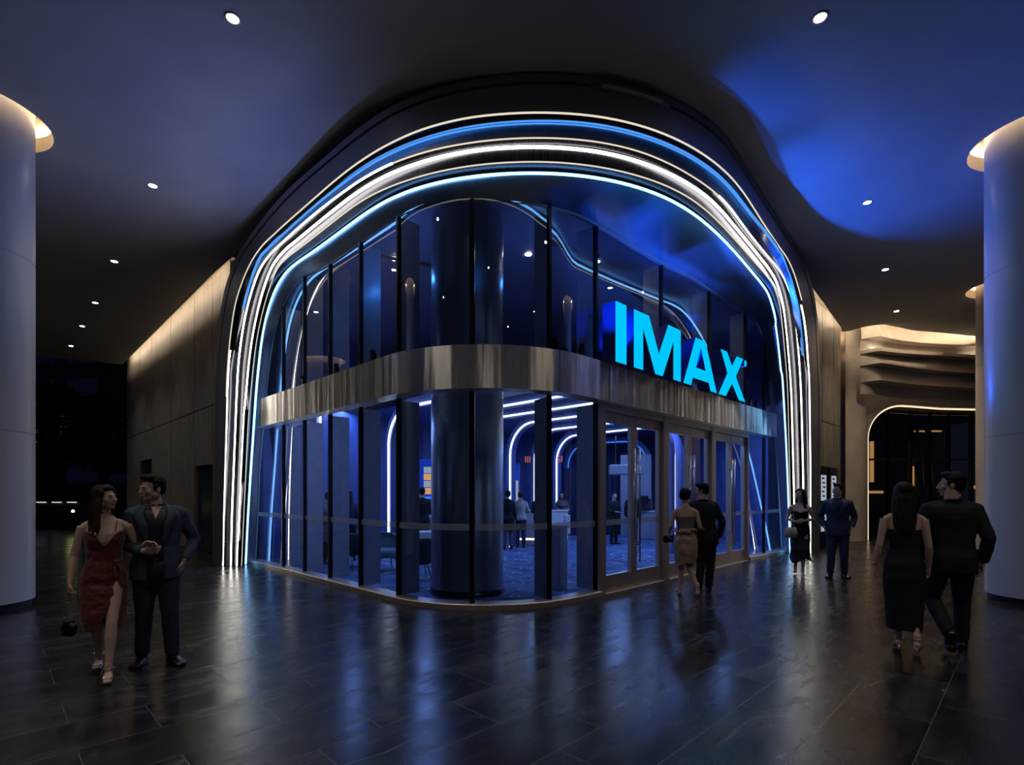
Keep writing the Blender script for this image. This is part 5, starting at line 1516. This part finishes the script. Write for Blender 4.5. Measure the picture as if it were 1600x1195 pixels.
def dress(pi, mat, low, top_z, hem_z, slit=None, top=None, name='dress', inf=.010, wr=.005, ws=(10, 8), hem=None, seed=0):
    r = list(low) + [q for q in pi['rings'] if q[0] > low[-1][0]]
    k = pi['k']
    gap = None
    if slit:
        c, z1, rate, mx = slit
        gap = lambda z: (c + max(0, min(mx, (z1 - z) * rate)), c + 2 * PI - max(0, min(mx, (z1 - z) * rate)))
    o = cloth_shell(name, MATS[mat], pi['e'], r, hem_z, top_z, gap, inf, 90, 110, wr, ws, 2.1, hem, .006, seed, top)
    o.data.transform(Matrix.Scale(k, 4))
    return o
def wth(th):  # wrap to -pi..pi
    return (th + PI) % (2 * PI) - PI

# --- the couple on the left
pi = make_person('smiling woman in a dark rust velvet wrap dress with long dark hair', (-3.59, 4.60, 0), R(34), 1.665, False,
    dict(elR=(-.215, .03, 1.11), wrR=(-.240, -.03, .875), hdR=(-.02, -.05, -1), cuR=.95, sdR=(.2, -1, 0), paR=(1, 0, 0),
         elL=(.265, .06, 1.13), wrL=(.330, -.115, 1.215), hdL=(.72, -.60, -.05), cuL=.45, sdL=(-.5, -.6, .5), paL=(0, .15, -1),
         hiL=(.08, -.01, .90), knL=(.065, -.15, .50), anL=(.045, -.185, .10), toL=(.045, -.34, .012), knR=(-.055, .03, .49), anR=(-.055, .25, .14), toR=(-.065, .13, .022)),
    look=(48, -4, -4), hair='longfront', hairm='hair_brown', voxel=.0052, smile=1, lean=(.01, 0))
low = [(.44, .0, -.03, .135, .125), (.56, .0, -.03, .160, .135), (.68, 0, -.01, .170, .132), (.78, 0, .0, .172, .128)]
dress(pi, 'velvet_rust', low, 1.355, .44, slit=(.28, .66, 2.8, .62), top=lambda th: .13 * math.exp(-((wth(th) - .05) / .42) ** 2) + .05 * (abs(wth(th)) > 1.3) * min(1, (abs(wth(th)) - 1.3) / .5) + .02, wr=.007, ws=(9, 24), seed=2)
k = pi['k']
for pts in ([(.088, -.100, 1.335), (.098, -.06, 1.40), (.095, .0, 1.432), (.085, .06, 1.36)], [(-.085, -.105, 1.335), (-.095, -.06, 1.40), (-.095, .0, 1.432), (-.085, .06, 1.36)]):
    mb = MB(); mb.tube([V(p) * k for p in catmull(pts, 4)], .004, seg=6); mb.build('strap', MATS['velvet_rust'], pi['e'], smooth=True)
mb = MB()   # gathered knot and tails at the waist
mb.ball(V((.098, -.080, 1.045)) * k, (.030, .022, .028)); mb.tube([V(p) * k for p in catmull([(.10, -.09, 1.04), (.135, -.10, .98), (.125, -.11, .90), (.145, -.11, .82)], 4)], .014, ry=.005, seg=8)
mb.tube([V(p) * k for p in catmull([(.10, -.09, 1.04), (.085, -.12, .97), (.10, -.125, .90)], 4)], .012, ry=.005, seg=8)
mb.build('waist_knot', MATS['velvet_rust'], pi['e'], smooth=True)
mb = MB(); mb.tube([V((.055 * math.sin(a), .008 - .058 * math.cos(a), 1.435 - .022 * math.cos(a))) * k for a in np.linspace(0, 2 * PI, 25)], .0018, seg=5); mb.build('necklace', MATS['gold_chain'], pi['e'])
sandals(pi, 'silver_strap', .0)
# handbag hanging from her hand
h = Matrix.Rotation(R(34), 3, 'Z') @ (V((-.243, -.035, .79)) * k) + V((-3.59, 4.60, 0))
e = empty('handbag', (h.x, h.y, h.z - .36)); tag(e, 'small black pouch handbag on a gold chain held by the woman in rust velvet', 'handbag')
mb = MB(); mb.ball((0, 0, .055), (.068, .035, .058)); mb.ball((0, 0, .02), (.058, .038, .035)); mb.tube([(0, 0, .09), (0, 0, .125)], [.03, .045], ry=[.02, .024], seg=12)
blob(mb, 'pouch', MATS['leather_black'], e, .006, 2, .004, (25, 25, 25))
for sx in (-.016, .016):
    mb = MB()
    for q in range(15):
        z = .12 + q * .0165; c = V((sx * (1 - q / 16), 0, z)); a = q % 2 * PI / 2
        mb.tube([c + V((math.cos(a) * math.cos(t) * .007, math.sin(a) * math.cos(t) * .007, math.sin(t) * .012)) for t in np.linspace(0, 2 * PI, 9)], .0024, seg=5, cap=False)
    mb.build('chain', MATS['gold_chain'], e, smooth=True)

pi = make_person('man in an open slate blue suit jacket over a black shirt and belt', (-3.33, 4.90, 0), R(32), 1.76, True,
    dict(head=(-.035, -.035, 1.632), elR=(-.262, .05, 1.12), wrR=(-.085, -.205, 1.075), hdR=(1, -.12, .02), cuR=.75, sdR=(0, -.1, 1), paR=(0, 1, 0),
         elL=(.300, .07, 1.14), wrL=(.215, -.075, .955), hdL=(-.25, .1, -1), cuL=.3, sdL=(-.3, -1, 0), paL=(-1, .2, 0),
         knR=(-.095, -.01, .49), anR=(-.115, .08, .085), toR=(-.165, -.07, .0), knL=(.105, -.07, .49), anL=(.125, -.075, .085), toL=(.20, -.21, .0)),
    look=(-56, 6, 3), voxel=.0052, smile=1)
trousers(pi, 'trouser_navy'); shoes(pi)
jacket(pi, 'suit_slate', 'shirt_black', .80, open_w=lambda z: .30 + .04 * min(1, max(0, (1.1 - z) / .2)) if z < 1.30 else .30 + .22 * (z - 1.30) / .15, lapel='lapel_slate', open_neck=True)
k = pi['k']
mb = MB(); r = pi['rings']
mb.grid([[torso_pts(r, z, a, .047) * k for a in np.linspace(-.30, .30, 10)] for z in (.975, .995, 1.01)]); o = mb.build('belt', MATS['leather_black'], pi['e']); o.modifiers.new('t', 'SOLIDIFY').thickness = .006
mb = MB(); mb.box(torso_pts(r, .992, 0, .055) * k, (.045, .008, .034)); mb.build('belt_buckle', MATS['handle_metal'], pi['e'])
mb = MB(); mb.grid([[torso_pts(r, z, a, .048) * k for a in np.linspace(-.31, .31, 10)] for z in (.80, .90, .97)]); o = mb.build('trouser_front', MATS['trouser_navy'], pi['e'], smooth=True); o.modifiers.new('t', 'SOLIDIFY').thickness = .004

# --- the couple at the doors
pi = make_person('woman in a grey bustier and gold satin skirt, seen from behind at the doors', (2.72, 8.20, 0), R(166), 1.67, False,
    dict(elL=(.235, .02, 1.13), wrL=(.245, -.13, 1.00), hdL=(.05, -.4, -1), cuL=.8, elR=(-.225, .03, 1.12), wrR=(-.28, -.16, 1.07), hdR=(-.6, -.8, 0), cuR=.5, paR=(0, 0, -1), sdR=(.6, -.5, .3),
         knL=(.065, -.02, .49), anL=(.085, .0, .095), toL=(.10, -.14, .012), knR=(-.045, -.01, .49), anR=(-.175, .12, .17), toR=(-.20, .0, .03)),
    look=(-30, 4, 0), hair='bun', hairm='hair_black', voxel=.007, face=True)
low = [(.50, .01, -.0, .128, .118), (.64, .0, .0, .160, .128), (.76, 0, .01, .172, .132)]
dress(pi, 'satin_gold', low, 1.10, .50, name='skirt', wr=.010, ws=(7, 9), hem=lambda th: .04 * math.sin(th * 2 + 1), seed=5, inf=.016)
dress(pi, 'bodice_grey', [(1.02, 0, 0, .132, .095)], 1.285, 1.05, name='bustier', wr=.002)
mb = MB(); k = pi['k']
mb.tube([V((.155 * math.sin(a), .005 - .115 * math.cos(a), 1.055 + .02 * math.sin(a * 2))) * k for a in np.linspace(0, 2 * PI, 30)], .022, ry=.034, seg=8)
mb.ball(V((.06, .12, 1.05)) * k, (.05, .03, .04)); mb.ball(V((-.03, .125, 1.04)) * k, (.05, .03, .035))
mb.build('waist_wrap', MATS['satin_gold'], pi['e'], smooth=True)
sandals(pi, 'gold_chain', .0)
h = Matrix.Rotation(R(166), 3, 'Z') @ (V((.26, -.17, .90)) * k) + V((2.72, 8.20, 0))
mb = MB(); mb.box((0, 0, 0), (.19, .05, .11), .4); o = mb.build('clutch_bag', MATS['leather_black']); bevel(o, .015, 3); o.location = h
tag(o, 'black clutch bag held by the woman in the gold satin skirt', 'handbag')

pi = make_person('man in a black suit beside the woman in gold satin, head turned to her', (3.10, 8.42, 0), R(172), 1.75, True,
    dict(elR=(-.275, .0, 1.13), wrR=(-.235, -.07, .88), elL=(.25, -.02, 1.12), wrL=(.17, -.18, 1.05), hdL=(-.3, -1, 0), cuL=.5,
         knR=(-.10, -.04, .49), anR=(-.07, -.03, .085), toR=(-.09, -.18, .0), knL=(.06, .03, .48), anL=(.12, .17, .15), toL=(.13, .05, .02)),
    look=(62, 10, 6), voxel=.007, lean=(.03, -.02))
trousers(pi, 'suit_black'); shoes(pi); jacket(pi, 'suit_black', 'shirt_black', .78)

# --- the couple walking up on the right
pi = make_person('woman in a strapless black midi dress, hands clasped, before the right light strips', (5.62, 10.2, 0), R(-28), 1.68, False,
    dict(elR=(-.235, .03, 1.14), wrR=(-.075, -.165, 1.085), hdR=(1, -.1, -.05), cuR=.4, paR=(0, 1, 0), sdR=(0, 0, 1), elL=(.235, .03, 1.14), wrL=(.075, -.175, 1.11), hdL=(-1, -.1, -.1), cuL=.4, paL=(0, 1, 0), sdL=(0, 0, 1),
         knL=(.06, -.13, .50), anL=(.045, -.13, .095), toL=(.05, -.28, .012), knR=(-.06, .03, .49), anR=(-.085, .20, .14), toR=(-.09, .08, .022)),
    look=(-34, -12, 0), hair='long', hairm='hair_black', voxel=.0075)
low = [(.30, .0, -.03, .195, .215), (.38, 0, -.035, .170, .195), (.55, .0, -.045, .160, .178), (.76, 0, .01, .172, .130)]
dress(pi, 'dress_black', low, 1.30, .31, top=lambda th: .03 * math.exp(-(wth(th) / .3) ** 2) + .05 * (abs(wth(th)) > 1.4), wr=.009, ws=(16, 5), hem=lambda th: .05 * math.sin(th * 3), seed=9)
sandals(pi, 'silver_strap', .0); k = pi['k']
mb = MB()
o = empty('tote_bag', (5.62 - .26, 10.05, .74)); tag(o, 'small grey tote bag hanging from the arm of the woman in the strapless midi dress', 'handbag')
mb.tube([(0, 0, 0), (0, 0, .10), (0, 0, .20)], [.12, .13, .10], ry=[.05, .055, .03], ref=(1, 0, 0), seg=14); mb.build('bag_body', MATS['cloth_beige'], o, smooth=True)
for sx in (-1, 1):
    mb = MB(); mb.tube([V(p) for p in catmull([(sx * .06, 0, .19), (sx * .05, .0, .32), (.05, .0, .46), ], 4)], .006, seg=6); mb.build('bag_handle', MATS['cloth_beige'], o)

pi = make_person('man in a navy suit, both hands in his pockets, right of the portal', (6.14, 9.86, 0), R(-28), 1.765, True,
    dict(elR=(-.275, .09, 1.13), wrR=(-.215, -.055, .955), hdR=(.2, .1, -1), cuR=.3, elL=(.275, .09, 1.13), wrL=(.215, -.055, .955), hdL=(-.2, .1, -1), cuL=.3,
         knR=(-.10, -.05, .49), anR=(-.12, -.05, .085), toR=(-.17, -.20, .0), knL=(.10, -.03, .49), anL=(.11, .08, .085), toL=(.17, -.05, .0)),
    look=(-40, 0, 0), voxel=.007)
trousers(pi, 'suit_navy'); shoes(pi)
jacket(pi, 'suit_navy', 'trouser_navy', .79, open_w=lambda z: max(0.02, .46 * (z - 1.13) / .33), tie='shirt_black')

# --- the couple walking away in the right foreground
pi = make_person('woman in a strapless black column dress, long brown hair, back turned', (3.95, 5.27, 0), R(152), 1.70, False,
    dict(elL=(.212, .035, 1.10), wrL=(.255, -.01, .875), hdL=(.03, -.05, -1), cuL=.5, elR=(-.200, .03, 1.10), wrR=(-.215, -.05, .875), hdR=(-.05, -.15, -1), cuR=.5,
         knL=(.06, -.03, .49), anL=(.045, .0, .135), toL=(.05, -.135, .012), knR=(-.06, .0, .48), anR=(-.085, .14, .17), toR=(-.10, .02, .03)),
    look=(4, 4, 0), hair='longer', hairm='hair_brown', voxel=.0055, face=True, heel=.055)
low = [(.25, -.0, .015, .145, .120), (.40, 0, .01, .150, .122), (.60, .0, .005, .162, .128), (.76, 0, .01, .172, .130)]
dress(pi, 'dress_black', low, 1.27, .245, wr=.004, ws=(8, 6), seed=12, inf=.008)
sandals(pi, 'silver_strap', .06); k = pi['k']
mb = MB(); w = V((.262, -.005, .905)) * k
mb.tube([w + V((.029 * math.cos(a), .026 * math.sin(a), .004 * math.sin(a))) for a in np.linspace(0, 2 * PI, 17)], .004, seg=6); mb.build('bracelet', MATS['silver_strap'], pi['e'], smooth=True)

pi = make_person('man in a black suit walking away near the blue-lit column', (4.47, 5.32, 0), R(150), 1.80, True,
    dict(elL=(.265, .04, 1.12), wrL=(.255, -.04, .875), elR=(-.265, .07, 1.12), wrR=(-.235, .0, .88),
         hiL=(.09, 0, .90), knL=(.155, .0, .50), anL=(.055, .26, .20), toL=(.055, .15, .05), knR=(-.095, -.09, .49), anR=(-.10, -.10, .085), toR=(-.12, -.25, .0)),
    look=(78, 2, 0), voxel=.0055, hair='short')
trousers(pi, 'suit_black'); shoes(pi); jacket(pi, 'suit_black', 'shirt_black', .77)

# --- visitors inside the lobby
def visitor(label, loc, rz, H, male, top_m, low_m, hair='short', hairm='hair_black', pose=None, skirt=False, look=(0, 0, 0), coat=False):
    pi = make_person(label, (loc[0], loc[1], .012), R(rz), H, male, pose, look=look, hair=hair, hairm=hairm, voxel=.011, group='visitors in the lobby')
    if skirt:
        dress(pi, low_m, [(.55, 0, 0, .17, .13), (.76, 0, .01, .172, .13)], 1.10, .55, name='skirt', inf=.02)
    else: trousers(pi, low_m); shoes(pi)
    jacket(pi, top_m, 'shirt_black', .55 if coat else .86, name='coat' if coat else 'top')
    return pi
fold = dict(elR=(-.25, .0, 1.13), wrR=(-.10, -.20, 1.10), hdR=(1, -.3, 0), elL=(.25, .0, 1.13), wrL=(.10, -.20, 1.08), hdL=(-1, -.3, 0))
visitor('visitor in a long grey coat standing beside the leftmost light line', (-4.12, 11.75), 60, 1.60, False, 'cloth_grey', 'suit_black', 'bob', pose=fold, coat=True)
visitor('visitor with long brown hair in a dark jacket behind the dark armchair', (-3.82, 12.25), 190, 1.66, False, 'suit_navy', 'suit_black', 'longer', 'hair_brown')
visitor('visitor in a dark jacket at the grey counter left of the big column', (-2.20, 12.75), 200, 1.72, True, 'suit_black', 'suit_black', pose=fold)
visitor('visitor in a long black coat in the queue, right beside the big column', (-.12, 14.75), 185, 1.66, False, 'suit_black', 'cloth_grey', 'bob', coat=True)
visitor('visitor in a beige top and dark trousers in the queue, back turned', (.25, 15.25), 175, 1.63, False, 'cloth_beige', 'suit_navy', 'bob', 'hair_brown', pose=fold)
visitor('dark-clothed visitor at the right end of the white ticket counter', (.82, 15.6), 200, 1.62, True, 'suit_black', 'suit_black', pose=fold)
visitor('visitor in a floral blouse with long hair behind the small white counter', (1.72, 17.95), -20, 1.62, False, 'cloth_floral', 'suit_black', 'long', pose=fold)
visitor('dark-clothed visitor seen through the first door, near the curtain', (3.18, 16.3), 30, 1.60, True, 'suit_black', 'suit_black', pose=fold)
visitor('dark-clothed visitor seen between the first doors, left of the till', (3.85, 16.7), 150, 1.66, True, 'suit_black', 'suit_black')
